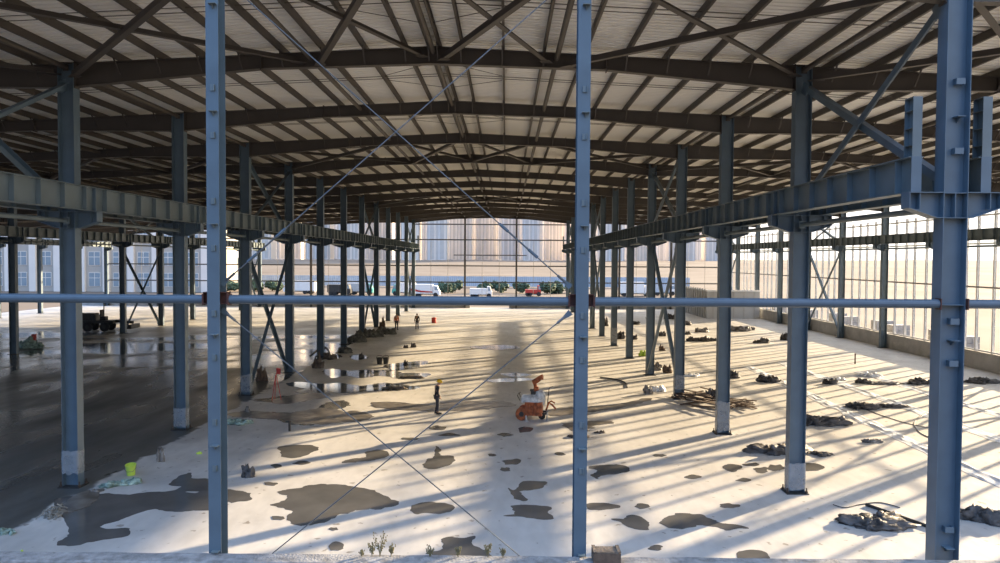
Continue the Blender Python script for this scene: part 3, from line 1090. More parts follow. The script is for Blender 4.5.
dm = [
    ([(225, 415), (250, 411), (290, 413), (320, 408), (345, 412), (352, 418), (330, 424), (300, 424), (280, 420), (250, 418)], 'dark damp smear across the slab at the third left column'),
    ([(270, 401), (290, 396), (318, 393), (330, 396), (300, 402), (280, 404)], 'narrow damp smear by the red survey stake'),
    ([(368, 404), (390, 402), (430, 405), (470, 404), (500, 401), (512, 405), (480, 410), (440, 411), (400, 410), (380, 408)], 'damp streak at the feet of the standing worker'),
    ([(540, 412), (560, 408), (590, 407), (620, 404), (650, 398), (640, 404), (610, 410), (580, 413), (555, 416)], 'muddy damp track running from the orange machine to the right'),
    ([(565, 424), (590, 421), (614, 422), (600, 426), (584, 431), (574, 430)], 'damp dark patch behind the right front post'),
    ([(60, 512), (72, 496), (92, 490), (104, 490), (96, 500), (84, 508)], 'dark damp patch between left column foot and strap heap'),
    ([(440, 404), (470, 401), (505, 403), (515, 406), (490, 407), (460, 407)], 'damp track between the worker and the orange machine'),
    ([(330, 418), (352, 411), (372, 416), (360, 421), (345, 422)], 'damp blot at the right end of the dark smear'),
]
for i, (pts, lab) in enumerate(dm):
    puddle(pts, lab, m='damp', seed=90 + i, group='damp smears', name='damp_patch', cat='damp patch', amp=.06)

# ------------------------------------------------------------------ rubbish heaps
def heap(px, py, wpx, hm, m, label, seed, name='sheeting_heap', cat='heap', group=None, dep=.6, lumps=5, rot=0.0, flaps=4):
    c = fl(px, py)
    sc = c.y / F
    W = wpx * sc
    r_ = random.Random(seed)
    b = MB()
    for i in range(lumps):
        t = (i + .5) / lumps - .5
        x = W * .75 * t + r_.uniform(-.06, .06) * W
        y = r_.uniform(-.4, .4) * W * dep * .5
        rx = W * r_.uniform(.16, .30)
        h = hm * r_.uniform(.55, 1.0) * (1 - .8 * t * t)
        b.blob((x, y, h * .28), rx, rx * dep * r_.uniform(.8, 1.3), h * .7, seed + i * 1.37, .42, 1.7, 22, 14, floor=.0, rot=r_.uniform(-.5, .5))
    for i in range(flaps):                 # loose folds of sheet lying out from the heap
        a = r_.uniform(0, 2 * math.pi)
        x, y = W * .33 * math.cos(a), W * .33 * dep * math.sin(a)
        b.blob((x, y, .02), W * r_.uniform(.10, .2), W * dep * r_.uniform(.10, .2), .05 + hm * .18, seed * 2 + i, .5, 2.8, 14, 6, floor=0.0, rot=r_.uniform(-1, 1))
    ca, sa = math.cos(rot), math.sin(rot)
    b.v = [(x * ca - y * sa, x * sa + y * ca, z) for x, y, z in b.v]
    o = b.build(name, M[m], loc=(c.x, c.y, .001), smooth=True)
    tag(o, label, cat, group)
    return o


G1 = 'dark plastic heaps on the sunlit slab'
heap(779, 452, 52, .42, 'black_plastic', 'large dark heap of crumpled sheeting left of the wrapped right column', 1, group=G1, lumps=7, rot=.1)
heap(822, 455, 24, .12, 'black_plastic', 'flat dark rags just right of the wrapped right column', 2, group=G1)
heap(874, 524, 62, .32, 'black_plastic', 'dark sheeting heap beside the loose steel bar', 3, group=G1, lumps=7)
heap(982, 520, 46, .40, 'black_plastic', 'dark twisted sheeting heap right of the big front column', 4, group=G1, lumps=7, rot=-.5)
heap(827, 424, 42, .40, 'black_plastic', 'peaked dark heap between the third-row column and big front column', 5, group=G1, lumps=5)
heap(862, 408, 34, .32, 'black_plastic', 'dark heap end nearest the white strip, with a tail', 6, group=G1)
heap(890, 407, 34, .20, 'black_plastic', 'long dark tail of sheeting pointing to the front column', 7, group=G1, dep=.35)
heap(831, 384, 15, .38, 'black_plastic', 'small round dark heap by the right column and first white strip', 8, group=G1, lumps=3)
heap(863, 383, 16, .30, 'black_plastic', 'dark heap at the left end of a brown strip of sheeting', 9, group=G1, lumps=3)
heap(886, 384, 34, .16, 'grey_plastic', 'brown strip of sheeting lying out behind the white film', 10, group=G1, dep=.3)
heap(922, 384, 24, .42, 'black_plastic', 'dark heap against the left edge of the big front column', 11, group=G1, lumps=4)
heap(985, 383, 36, .34, 'black_plastic', 'dark heap at the plinth right of the big front column', 12, group=G1, lumps=5)
heap(770, 382, 22, .42, 'black_plastic', 'dark heap midway between the two wrapped right columns', 13, group=G1, lumps=4)
heap(733, 378, 14, .5, 'black_plastic', 'dark heap against the second wrapped right column', 14, group=G1, lumps=3)
heap(690, 341, 9, .4, 'black_plastic', 'tiny dark heap beside the braced column, far', 15, group=G1, lumps=3)
heap(702, 341, 22, .45, 'black_plastic', 'dark long heap right of the braced columns', 16, group=G1, lumps=4)
heap(714, 341, 7, .4, 'black_plastic', 'small dark heap touching the second wrapped column, far', 17, group=G1, lumps=2)
heap(762, 343, 16, .45, 'black_plastic', 'dark heap halfway to the studded wall, middle distance', 18, group=G1, lumps=4)
heap(785, 340, 11, .8, 'black_plastic', 'taller dark heap beside the right column, middle distance', 19, group=G1, lumps=3)
heap(738, 331, 20, .6, 'grey_plastic', 'grey heap in front of the pale panel enclosure', 20, group=G1, lumps=4)
heap(751, 330, 8, .5, 'grey_plastic', 'small grey heap at the right end of the grey one', 21, group=G1, lumps=2)
heap(700, 332, 15, .45, 'grey_plastic', 'low grey heap left of the pale panel enclosure corner', 22, group=G1, lumps=3)
heap(687, 334.5, 9, .4, 'black_plastic', 'tiny dark heap right behind the braced column', 23, group=G1, lumps=2)
heap(688, 325, 10, .5, 'grey_plastic', 'grey scrap heap at the foot of the panel enclosure side', 24, group=G1, lumps=2)
heap(620, 339, 10, .9, 'black_plastic', 'dark humped heap between two right row columns, far', 25, group=G1, lumps=3)
heap(634, 339.5, 7, .6, 'black_plastic', 'dark little heap right of the humped one', 26, group=G1, lumps=2)
heap(636, 324.5, 9, .6, 'black_plastic', 'dark heap far down the right row, first of three', 27, group=G1, lumps=2)
heap(650, 319, 8, .6, 'black_plastic', 'dark heap far down the right row, second of three', 28, group=G1, lumps=2)
heap(670, 319, 12, .8, 'black_plastic', 'dark heap far down the right row, third of three', 29, group=G1, lumps=3)
heap(605, 326, 8, 1.0, 'black_plastic', 'dark heap by the farthest wrapped right column', 30, group=G1, lumps=3)
heap(663, 336, 9, .5, 'black_plastic', 'dark scrap beside the foot of the crossing braces', 31, group=G1, lumps=2)
heap(662, 350.5, 7, .45, 'timber', 'brown scrap heap between the crossing braces', 32, group=G1, lumps=2)
heap(643, 356, 9, .6, 'lime', 'yellowish bag heap left of the braced column', 33, name='bag_heap', group=None, lumps=2)
heap(655, 370, 14, .6, 'grey_plastic', 'grey bag heap at the foot of the braced column', 34, name='bag_heap', lumps=3)
heap(667, 373, 10, .5, 'timber', 'brown bag heap between the feet of the crossing braces', 35, name='bag_heap', lumps=2)
heap(649, 394, 10, .45, 'grey_plastic', 'grey-brown bag lying left of the third right column', 36, name='bag_heap', lumps=2)
heap(658, 391, 14, .35, 'white_plastic', 'white film heap left of the third right column', 37, name='film_heap', lumps=3)
heap(690, 376, 18, .25, 'white_plastic', 'white film scrap just right of the third right column', 38, name='film_heap', lumps=3)
heap(868, 376, 22, .25, 'white_plastic', 'white film heap behind the brown strip of sheeting', 39, name='film_heap', lumps=4)
heap(838, 380, 16, .2, 'white_plastic', 'white film heap beside the small round dark heap', 40, name='film_heap', lumps=3)
heap(872, 442, 22, .16, 'grey_plastic', 'flattened grey sack by the loose film in front of the front column', 41, name='sack', cat='sack', lumps=3, dep=.5)
heap(895, 522, 16, .16, 'white_plastic', 'white film scrap on the dark heap by the steel bar', 42, name='film_heap', lumps=3)
heap(578, 437, 22, .08, 'soil', 'dark mud lump behind the right front post', 43, name='mud_heap', lumps=4)
heap(600, 433, 10, .1, 'soil', 'mud lump just right of the right front post', 44, name='mud_heap', lumps=3)
# left of the hall
G2 = 'rubbish along the left column row'
heap(357, 342, 16, 1.0, 'dark_green', 'dark green rubbish heap beside the left row, roundest', 50, name='rubbish_heap', group=G2, lumps=5, dep=.8)
heap(345, 353, 14, .5, 'dark_green', 'low green-grey rubbish heap nearer than the roundest one', 51, name='rubbish_heap', group=G2, lumps=4)
heap(372, 337, 20, .9, 'dark_green', 'dark rubbish heap right of the roundest green one', 52, name='rubbish_heap', group=G2, lumps=5)
heap(387, 334, 18, .8, 'dark_green', 'dark rubbish heap nearest the orange-vested worker', 53, name='rubbish_heap', group=G2, lumps=4)
heap(382, 330, 8, 1.2, 'timber', 'red-brown heap behind the dark rubbish', 54, name='rubbish_heap', group=G2, lumps=2)
heap(330, 359, 14, .5, 'soil', 'low brown rubbish heap at the mirror puddles', 55, name='rubbish_heap', group=G2, lumps=4)
heap(318, 368, 12, .9, 'soil', 'brown rubbish heap against a left row column', 56, name='rubbish_heap', group=G2, lumps=4)
heap(412, 378, 22, .14, 'soil', 'mud crumbs right of the lower mirror puddle', 57, name='mud_heap', lumps=6, dep=.3)
heap(395, 389, 22, .16, 'soil', 'mud crumbs at the edge of the lower mirror puddle', 58, name='mud_heap', lumps=6, dep=.3)
heap(406, 348, 5, .4, 'black_plastic', 'small black lump on the slab, left of its twin', 59, name='bag_heap', lumps=2)
heap(413, 347.5, 5, .4, 'black_plastic', 'small black lump on the slab, right of its twin', 60, name='bag_heap', lumps=2)
heap(406, 364.5, 5, .4, 'black_plastic', 'small dark lump right of the two dark bins', 61, name='bag_heap', lumps=2)
heap(361, 357.5, 5, .4, 'black_plastic', 'small dark lump left of the two dark bins', 62, name='bag_heap', lumps=2)
heap(262, 381, 10, 1.0, 'timber', 'brown scrap leaning at the wet slab edge, behind the red stake', 63, name='rubbish_heap', group=G2, lumps=3)
heap(238, 424, 26, .22, 'green_net', 'pale green net heap at the foot of the third left column', 64, name='net_heap', lumps=5)
heap(122, 485, 34, .20, 'green_net', 'pale green net heap beside the lime bucket', 65, name='net_heap', lumps=6, rot=.35)
heap(27, 348, 24, .8, 'green_net', 'pale green net heap on the far wet slab', 66, name='net_heap', lumps=5)
heap(7, 534, 20, .2, 'green_net', 'green bag at the slab edge nearest the left ledge', 67, name='net_heap', lumps=2)
heap(248, 477, 15, .42, 'black_plastic', 'small black bag alone on the shaded slab', 68, name='bag_heap', lumps=2, flaps=2)
heap(160, 462, 9, .55, 'grey_plastic', 'grey bag on the slab edge between the left columns', 69, name='bag_heap', lumps=2, flaps=1)
heap(199, 454, 7, .12, 'lime', 'yellow scrap left of the front left post', 70, name='scrap', lumps=2, flaps=0)
heap(24, 555, 12, .10, 'lime', 'yellow-green scrap lying by the ledge at far left', 71, name='scrap', lumps=2, flaps=0)
heap(248, 412, 8, .35, 'grey_plastic', 'pale pinkish sack beside the third left column', 72, name='sack', lumps=1, flaps=0)
heap(95, 492, 10, .14, 'grey_plastic', 'grey scrap right of the first left column foot', 73, name='scrap', lumps=2, flaps=1)

# white film strips laid along the slab
def strip(X0, X1, y0, y1, w_, label, seed):
    b = MB()
    n = int((y1 - y0) / .35)
    rings = []
    for i in range(n + 1):
        t = i / n
        y = y0 + (y1 - y0) * t
        x = X0 + (X1 - X0) * t + .10 * noise.noise(Vector((y * .5, seed, 0)))
        ww = w_ * (1 + .5 * noise.noise(Vector((y * .8, seed, 3))))
        top = []
        for k in range(7):
            u = k / 6 - .5
            top.append((x + ww * u, y, .012 + .09 * max(0, .15 + noise.noise(Vector((u * 4, y * 1.1, seed)))) * (1 - abs(2 * u) ** 3)))
        rings.append(top + [(x + ww * .5, y, 0), (x - ww * .5, y, 0)])
    b.loft(rings)
    o = b.build('film_strip', M['white_plastic'], smooth=False)
    tag(o, label, 'plastic strip', 'white film strips by the studded wall')


strip(17.1, 17.5, 24.0, 52.0, .80, 'long white film strip on the slab, nearest the right hall columns', 1)
strip(21.4, 20.6, 27.0, 54.0, .85, 'long white film strip on the slab, middle of three', 2)
strip(24.8, 24.4, 29.0, 50.0, .7, 'long white film strip on the slab, nearest the studded wall', 3)

# timber boards stacked loosely by the second right column
k = 0
for i in range(34):
    cx, cy = (rnd.uniform(686, 716), rnd.uniform(394, 409)) if i < 24 else (rnd.uniform(727, 742), rnd.uniform(403, 410))
    c = fl(cx, cy)
    L = rnd.uniform(1.6, 2.6)
    o = MB().box(-L / 2, L / 2, -.07, .07, -.02, .02).build('timber_board', M['timber'])
    o.location = (c.x, c.y, .03 + .05 * (i % 8))
    o.rotation_euler = (rnd.uniform(-.1, .1), rnd.uniform(-.08, .08), rnd.uniform(-1.2, -.4) if i % 4 else rnd.uniform(.3, .8))
    tag(o, 'weathered brown board in the loose stack by the second wrapped right column' if i < 24 else 'reddish board scattered on the outer side of the second wrapped right column', 'board', 'loose timber boards by the column')
heap(714, 398, 20, .55, 'black_plastic', 'dark sheeting heaped on the timber boards', 75, group=G1, lumps=4)
# loose steel bar
p, q = fl(866, 506), fl(936, 531)
o = MB().tube((p.x, p.y, .05), (q.x, q.y, .05), .05, 8).build('steel_bar', M['dark_steel'])
tag(o, 'loose dark steel bar pointing at the big front column foot', 'bar')


def hose(px, r_, label, m='cable'):
    pts = [fl(*p) for p in px]
    out = []
    n = len(pts)
    for i in range(n - 1):
        p0, p1, p2, p3 = pts[max(i - 1, 0)], pts[i], pts[i + 1], pts[min(i + 2, n - 1)]
        for s_ in range(6):
            t = s_ / 6
            out.append(.5 * ((2 * p1) + (-p0 + p2) * t + (2 * p0 - 5 * p1 + 4 * p2 - p3) * t * t + (-p0 + 3 * p1 - 3 * p2 + p3) * t ** 3))
    out.append(pts[-1])
    o = MB().path([(v.x, v.y, r_) for v in out], r_, 6).build('hose', M[m])
    tag(o, label, 'hose')


hose([(600, 378), (610, 379), (620, 381), (626, 384), (627, 388)], .04, 'dark curved hose on the slab right of the right front post')
hose([(930, 438), (920, 433), (914, 425), (918, 418), (928, 412)], .018, 'thin looped cable left of the big front column')
hose([(862, 408), (880, 415), (905, 423), (928, 428)], .015, 'thin cable trailing from the dark heap to the front column')
hose([(833, 505), (845, 508), (860, 505), (880, 503), (900, 508)], .015, 'thin cable looping round the heap by the steel bar')
hose([(330, 354), (326, 348), (318, 350), (310, 356)], .05, 'dark hose curling at the left row rubbish')

# small posts
for px, py, h, m_, lab in ((855, 364, .75, 'timber', 'short brown peg standing on the slab toward the studded wall'), (289.5, 431, .40, 'dark_steel', 'short dark pipe stub standing on the shaded slab')):
    c = fl(px, py)
    o = MB().tube((0, 0, 0), (0, 0, h), .05, 8).tube((0, 0, h), (0, 0, h + .03), .06, 8).build('peg', M[m_], loc=c)
    tag(o, lab, 'peg')
# red survey stake (tripod)
c = fl(276, 400)
r = empty('survey_stake', c)
for a in (0, 2.1, 4.2):
    MB().tube((.28 * math.cos(a), .28 * math.sin(a), 0), (.02 * math.cos(a), .02 * math.sin(a), 1.35), .022, 6).build('leg', M['red'], r)
MB().tube((0, 0, 1.3), (.12, 0, 1.75), .03, 8).box(.03, .25, -.02, .02, 1.4, 1.72).build('flag_head', M['red'], r)
tag(r, 'red tripod stake at the wet slab edge by the braced left columns', 'stake')
# two dark bins
for px, lab in ((379.5, 'left one of two dark bins by the mirror puddles'), (386, 'right one of two dark bins by the mirror puddles')):
    c = fl(px, 364)
    r = empty('bin', c)
    b = MB()
    b.loft([[(rr * math.cos(2 * math.pi * i / 14), rr * math.sin(2 * math.pi * i / 14), z) for i in range(14)] for rr, z in ((.17, 0), (.22, .42), (.24, .42), (.24, .46), (.20, .46), (.16, .06))])
    b.build('body', M['dark_steel'], r)
    b = MB()
    b.path([(-.22, 0, .45), (-.18, 0, .58), (0, 0, .64), (.18, 0, .58), (.22, 0, .45)], .015, 6)
    b.build('handle', M['dark_steel'], r)
    tag(r, lab, 'bin', 'bins by the mirror puddles')
# lime bucket
c = fl(131, 475)
r = empty('bucket', c)
b = MB()
b.loft([[(rr * math.cos(2 * math.pi * i / 18), rr * math.sin(2 * math.pi * i / 18), z) for i in range(18)] for rr, z in ((.13, 0), (.17, .36), (.185, .36), (.185, .39), (.16, .39), (.125, .02))])
b.build('body', M['lime'], r)
MB().path([(-.18, 0, .37), (-.19, -.1, .3), (-.1, -.2, .2), (.1, -.2, .2), (.19, -.1, .3), (.18, 0, .37)], .008, 5).build('handle', M['rod'], r)
r.rotation_euler = (.12, 0, .3)
tag(r, 'lime green bucket on the slab edge by the green net', 'bucket')
# strap heap
c = fl(53, 516)
b = MB()
r2 = random.Random(5)
for i in range(26):
    a = r2.uniform(0, 6.28)
    pts = []
    x, y = r2.gauss(0, .22), r2.gauss(0, .16)
    z = r2.uniform(.03, .30)
    for k in range(8):
        pts.append((x, y, max(.015, z * (1 - .1 * k))))
        x += .075 * math.cos(a) - x * .06
        y += .075 * math.sin(a) - y * .06
        z += r2.uniform(-.07, .07)
        a += r2.uniform(-1.1, 1.1)
    b.path(pts, .018, 5)
o = b.build('strap_heap', M['straps'], loc=(c.x, c.y, 0))
tag(o, 'tangled pile of bleached straps at the wet slab edge', 'strap pile')
# square block on the ledge
c = at(606, 558, 15.2)
r = empty('ledge_block', (c.x, 15.2, 1.272))
MB().box(-.29, .29, -.18, .18, 0, .2).build('body', M['timber'], r)
MB().box(-.26, .26, -.165, .165, .2, .225).box(-.29, -.22, -.19, .19, .225, .245).box(.22, .29, -.19, .19, .225, .245).build('top_board', M['soil'], r)
tag(r, 'squat dark wooden block on the front ledge', 'block')
# weeds on the ledge
def weed(px, h, seed, lab):
    c = at(px, 555, 15.3)
    b = MB()
    r_ = random.Random(seed)
    for i in range(12):
        a = r_.uniform(0, 6.28)
        hh = h * r_.uniform(.5, 1)
        ln = r_.uniform(.05, .35) * h
        pts = [(0, 0, 0), (ln * .3 * math.cos(a), ln * .3 * math.sin(a) * .5, hh * .5), (ln * math.cos(a), ln * math.sin(a) * .5, hh)]
        b.path(pts, [.006, .004, .002], 4)
        for t in (.45, .6, .75, .9, 1.0):
            q = Vector(pts[0]).lerp(Vector(pts[2]), t)
            b.blob(tuple(q + Vector((r_.uniform(-.02, .02), r_.uniform(-.02, .02), 0))), .012, .012, .02, i, .3, 2, 5, 4)
    o = b.build('weed', M['weed'], loc=(c.x, c.y, 1.25))
    tag(o, lab, 'weed', 'weeds on the front ledge')


weed(380, .52, 1, 'tallest dry weed on the front ledge')
weed(372, .30, 2, 'dry weed just left of the tallest weed')
weed(391, .28, 3, 'dry weed just right of the tallest weed')
weed(430, .26, 4, 'low dry weed by the ledge puddle, left')
weed(458, .24, 5, 'low dry weed by the ledge puddle, middle')
weed(488, .32, 6, 'dry weed at the foot of the sloping rod')
weed(503, .22, 7, 'low dry weed just right of the rod foot')
weed(362, .16, 8, 'smallest dry weed at the left of the clump')

# small red drum far down the hall
c = fl(434, 323)
r = empty('red_drum', c)
b = MB()
b.loft([[(rr * math.cos(2 * math.pi * i / 14), rr * math.sin(2 * math.pi * i / 14), z) for i in range(14)] for rr, z in ((.28, 0), (.3, .05), (.28, .25), (.3, .3), (.28, .5), (.3, .6), (.26, .65))])
b.build('body', M['red'], r)
MB().tube((0, 0, .65), (0, 0, .72), .06, 8).build('cap', M['dark_steel'], r)
tag(r, 'small red drum alone far down the hall', 'drum')
# red can on the green net heap, wet slab
c = fl(34, 341)
o = MB().tube((0, 0, 0), (0, 0, .55), .2, 12).tube((0, 0, .55), (0, 0, .62), .22, 12).build('red_can', M['red'], loc=c)
tag(o, 'red can standing beyond the green net on the wet slab', 'can')

# ------------------------------------------------------------------ people
def skinned(name, joints, edges, m, parent, sub=2):
    me = bpy.data.meshes.new(name)
    me.from_pydata([j[0] for j in joints], edges, [])
    me.materials.append(m)
    bm = bmesh.new()
    bm.from_mesh(me)
    sl = bm.verts.layers.skin.verify()
    for v, j in zip(bm.verts, joints):
        rr = j[1]
        v[sl].radius = rr if isinstance(rr, tuple) else (rr, rr)
        v[sl].use_root = (v.index == 0)
    bm.to_mesh(me)
    bm.free()
    o = put(name, me, parent)
    s_ = o.modifiers.new('skin', 'SKIN')
    s_.use_smooth_shade = True
    su = o.modifiers.new('subdivision', 'SUBSURF')
    su.levels = su.render_levels = sub
    return o


def person(loc, rz, label, pose, top, legs, hat, scale=1.0, group='workers on the slab'):
    r = empty('person', loc, rz)
    r.scale = (scale,) * 3
    J = pose
    # one continuous body: pelvis, spine, neck, head, arms, legs
    names = list(J.keys())
    rad = {'pelvis': (.13, .10), 'waist': (.12, .09), 'chest': (.15, .105), 'neck': .055, 'chin': .07, 'head': (.078, .092), 'crown': (.06, .075),
           'lsh': .062, 'lel': .043, 'lwr': .03, 'lpalm': (.036, .02), 'rsh': .062, 'rel': .043, 'rwr': .03, 'rpalm': (.036, .02),
           'lhip': .088, 'lkn': .058, 'lan': .042, 'ltoe': .035, 'rhip': .088, 'rkn': .058, 'ran': .042, 'rtoe': .035}
    links = [('pelvis', 'waist'), ('waist', 'chest'), ('chest', 'neck'), ('neck', 'chin'), ('chin', 'head'), ('head', 'crown'),
             ('chest', 'lsh'), ('lsh', 'lel'), ('lel', 'lwr'), ('lwr', 'lpalm'), ('chest', 'rsh'), ('rsh', 'rel'), ('rel', 'rwr'), ('rwr', 'rpalm'),
             ('pelvis', 'lhip'), ('lhip', 'lkn'), ('lkn', 'lan'), ('lan', 'ltoe'), ('pelvis', 'rhip'), ('rhip', 'rkn'), ('rkn', 'ran'), ('ran', 'rtoe')]
    joints = [(J[n], rad[n]) for n in names]
    edges = [(names.index(a), names.index(b)) for a, b in links]
    # fingers grow from the palms
    for s in 'lr':
        pw = Vector(J[s + 'palm'])
        d = (pw - Vector(J[s + 'wr'])).normalized()
        side = Vector((0, 1, 0)) if abs(d.y) < .8 else Vector((0, 0, 1))
        side = (side - d * side.dot(d)).normalized()
        for k, (off, ln) in enumerate(((-.026, .062), (-.009, .075), (.009, .07), (.026, .055))):
            b0 = pw + d * .03 + side * off
            i0 = len(joints)
            joints += [(tuple(b0), .009), (tuple(b0 + d * ln * .5), .008), (tuple(b0 + d * ln + side.cross(d) * .015), .007)]
            edges += [(names.index(s + 'palm'), i0), (i0, i0 + 1), (i0 + 1, i0 + 2)]
        t0 = pw - d * .01 - side * .03
        i0 = len(joints)
        joints += [(tuple(t0), .01), (tuple(t0 + d * .045 - side * .02), .008)]
        edges += [(names.index(s + 'palm'), i0), (i0, i0 + 1)]
    skinned('body', joints, edges, M['skin'], r)
    hd = Vector(J['head'])
    fwd = (Vector(J.get('_f', (1, 0, 0)))) if False else Vector((1, 0, 0))

    def cloth(nm, keys, lk, m, grow):
        js = [(J[k], tuple(x + grow for x in rad[k]) if isinstance(rad[k], tuple) else rad[k] + grow) for k in keys]
        return skinned(nm, js, [(keys.index(a), keys.index(b)) for a, b in lk], M[m], r)
    cloth('jacket', ['waist', 'pelvis', 'chest', 'lsh', 'lel', 'lwr', 'rsh', 'rel', 'rwr'],
          [('waist', 'pelvis'), ('waist', 'chest'), ('chest', 'lsh'), ('lsh', 'lel'), ('lel', 'lwr'), ('chest', 'rsh'), ('rsh', 'rel'), ('rel', 'rwr')], top, .018)
    cloth('trousers', ['pelvis', 'lhip', 'lkn', 'lan', 'rhip', 'rkn', 'ran'],
          [('pelvis', 'lhip'), ('lhip', 'lkn'), ('lkn', 'lan'), ('pelvis', 'rhip'), ('rhip', 'rkn'), ('rkn', 'ran')], legs, .016)
    for s in 'lr':
        a, t = Vector(J[s + 'an']), Vector(J[s + 'toe'])
        b = MB()
        d = (t - a)
        d.z = 0
        d.normalize()
        b.path([a - d * .06 + Vector((0, 0, -.03)), a + d * .03 + Vector((0, 0, -.035)), t + Vector((0, 0, .0)), t + d * .07 + Vector((0, 0, -.008))], [.05, .058, .05, .03], 10)
        b.v = [(x, y, max(z, .004)) for x, y, z in b.v]
        b.build('boot', M['black_rubber'], r, smooth=True)
    # face
    f = (Vector(J['chin']) - Vector(J['neck']))
    fx = Vector((1, 0, -.25)).normalized()
    b = MB()
    b.blob(tuple(hd + fx * .095 + Vector((0, 0, -.015))), .018, .014, .025, 1, .05, 1, 8, 6)
    b.build('nose', M['skin'], r, smooth=True)
    for sy in (-1, 1):
        b = MB()
        b.blob(tuple(hd + fx * .082 + Vector((0, .032 * sy, .012))), .01, .013, .009, 1, .02, 1, 8, 6)
        b.build('eye', M['dark_cloth'], r)
        b = MB()
        b.blob(tuple(hd + Vector((0, .085 * sy, 0))), .02, .012, .03, 1, .05, 1, 8, 6)
        b.build('ear', M['skin'], r, smooth=True)
    b = MB()
    b.blob(tuple(hd + fx * .075 + Vector((0, 0, -.055))), .012, .026, .007, 1, .02, 1, 8, 6)
    b.build('mouth', M['red'], r)
    # hard hat: dome and brim
    if hat:
        up = (Vector(J['crown']) - hd).normalized()
        b = MB()
        rings = []
        n = 18
        ax = up.orthogonal().normalized()
        ay = up.cross(ax)
        for rr, z in ((.175, .015), (.172, .03), (.135, .035), (.132, .07), (.115, .115), (.08, .145), (.03, .16), (.005, .162)):
            rings.append([hd + up * (z + .02) + (ax * math.cos(2 * math.pi * i / n) + ay * math.sin(2 * math.pi * i / n)) * rr for i in range(n)])
        b.loft(rings)
        b.build('hard_hat', M[hat], r, smooth=True)
    else:
        b = MB()
        b.blob(tuple(hd + Vector((-.015, 0, .05))), .098, .092, .085, 2, .05, 2, 14, 10)
        b.build('hair', M['black_rubber'], r, smooth=True)
    tag(r, label, 'person', group)
    return r


# worker looking down: faces +x locally, head bowed
POSE_A = {'pelvis': (0, 0, .92), 'waist': (.0, 0, 1.06), 'chest': (-.02, 0, 1.28), 'neck': (.03, 0, 1.44), 'chin': (.08, 0, 1.50), 'head': (.11, 0, 1.55), 'crown': (.125, 0, 1.63),
          'lsh': (-.01, .17, 1.37), 'lel': (.0, .23, 1.12), 'lwr': (.13, .17, .95), 'lpalm': (.18, .15, .88), 'rsh': (-.01, -.17, 1.37), 'rel': (-.03, -.23, 1.10), 'rwr': (.08, -.21, .90), 'rpalm': (.12, -.20, .82),
          'lhip': (0, .09, .86), 'lkn': (.05, .11, .48), 'lan': (-.04, .12, .09), 'ltoe': (.10, .13, .045), 'rhip': (0, -.09, .86), 'rkn': (.02, -.10, .48), 'ran': (-.0, -.11, .09), 'rtoe': (.14, -.12, .045)}
POSE_B = dict(POSE_A)
POSE_B.update({'chin': (.05, 0, 1.50), 'neck': (.0, 0, 1.45), 'head': (.05, 0, 1.57), 'crown': (.05, 0, 1.66), 'lwr': (.05, .24, .88), 'lpalm': (.07, .24, .80), 'rwr': (.0, -.26, .86), 'rpalm': (.02, -.26, .78)})
person(fl(437, 414), R(20), 'person in dark workwear and yellow hard hat standing on the slab, head bowed', POSE_A, 'dark_cloth', 'navy_cloth', 'yellow', .99)
person(fl(417, 329), R(-90), 'person in dark clothes standing far down the hall', POSE_B, 'dark_cloth', 'navy_cloth', None, 1.0)
person(fl(396.5, 330), R(-60), 'person in orange vest standing by the rubbish at the left row', POSE_B, 'orange_cloth', 'navy_cloth', None, 1.05)

# ------------------------------------------------------------------ orange and white machine in the hall
c = fl(529, 421)
r = empty('screed_machine', (c.x, c.y, 0), R(-12))
r.scale = (.86, .9, .92)
def wheel(parent, x, y, rr, w_, m='orange'):
    b = MB()
    n = 20
    rings = [[(x, y + d, rr) for _ in ()] or [(x + q * math.cos(2 * math.pi * i / n), y + d, rr + q * math.sin(2 * math.pi * i / n)) for i in range(n)] for q, d in ((rr * .85, -w_ / 2), (rr, -w_ / 2 + .03), (rr, w_ / 2 - .03), (rr * .85, w_ / 2))]
    b.loft(rings)
    o_ = b.build('wheel', M[m], parent)
    MB().tube((x, y - w_ / 2 - .02, rr), (x, y + w_ / 2 + .02, rr), rr * .4, 12).build('hub', M['dark_steel'], o_)


wheel(r, -.42, .05, .34, .18)
wheel(r, .62, .55, .20, .14, 'dark_steel')
wheel(r, -.42, .75, .34, .18)
b = MB()                                   # ribbed orange engine block at the front
b.box(-.22, .72, -.12, .35, .30, .98)
for i in range(5):
    b.box(-.18 + i * .16, -.11 + i * .16, -.16, -.12, .46, .94)
b.build('engine_block', M['orange'], r)
b = MB()                                   # white hood, rounded
n = 12
rings = []
for x, k in ((-.46, .8), (-.40, 1.0), (.30, 1.0), (.52, .92), (.58, .7)):
    rings.append([(x, .30 + .38 * k * math.cos(math.pi * i / n), .95 + .40 * k * math.sin(math.pi * i / n)) for i in range(n + 1)])
b.loft(rings)
b.build('hood', M['white_paint'], r)
b = MB()
b.blob((.55, .35, 1.15), .30, .30, .42, 3, .12, 1.5, 16, 12)
b.build('water_tank', M['white_paint'], r, smooth=True)
b = MB().box(-.6, .95, .05, .12, .36, .44).box(-.6, .95, .6, .67, .36, .44).box(-.6, -.52, .12, .6, .36, .44).box(.87, .95, .12, .6, .36, .44)
b.build('chassis', M['dark_steel'], r)
MB().tube((-.15, -.05, 0), (-.15, -.05, .5), .05, 10).box(-.25, -.05, -.15, .05, 0, .03).build('jack_leg', M['white_paint'], r)
MB().tube((.95, .3, 0.02), (.95, .3, .5), .04, 10).box(.86, 1.04, .2, .4, 0, .03).build('jack_leg', M['white_paint'], r)
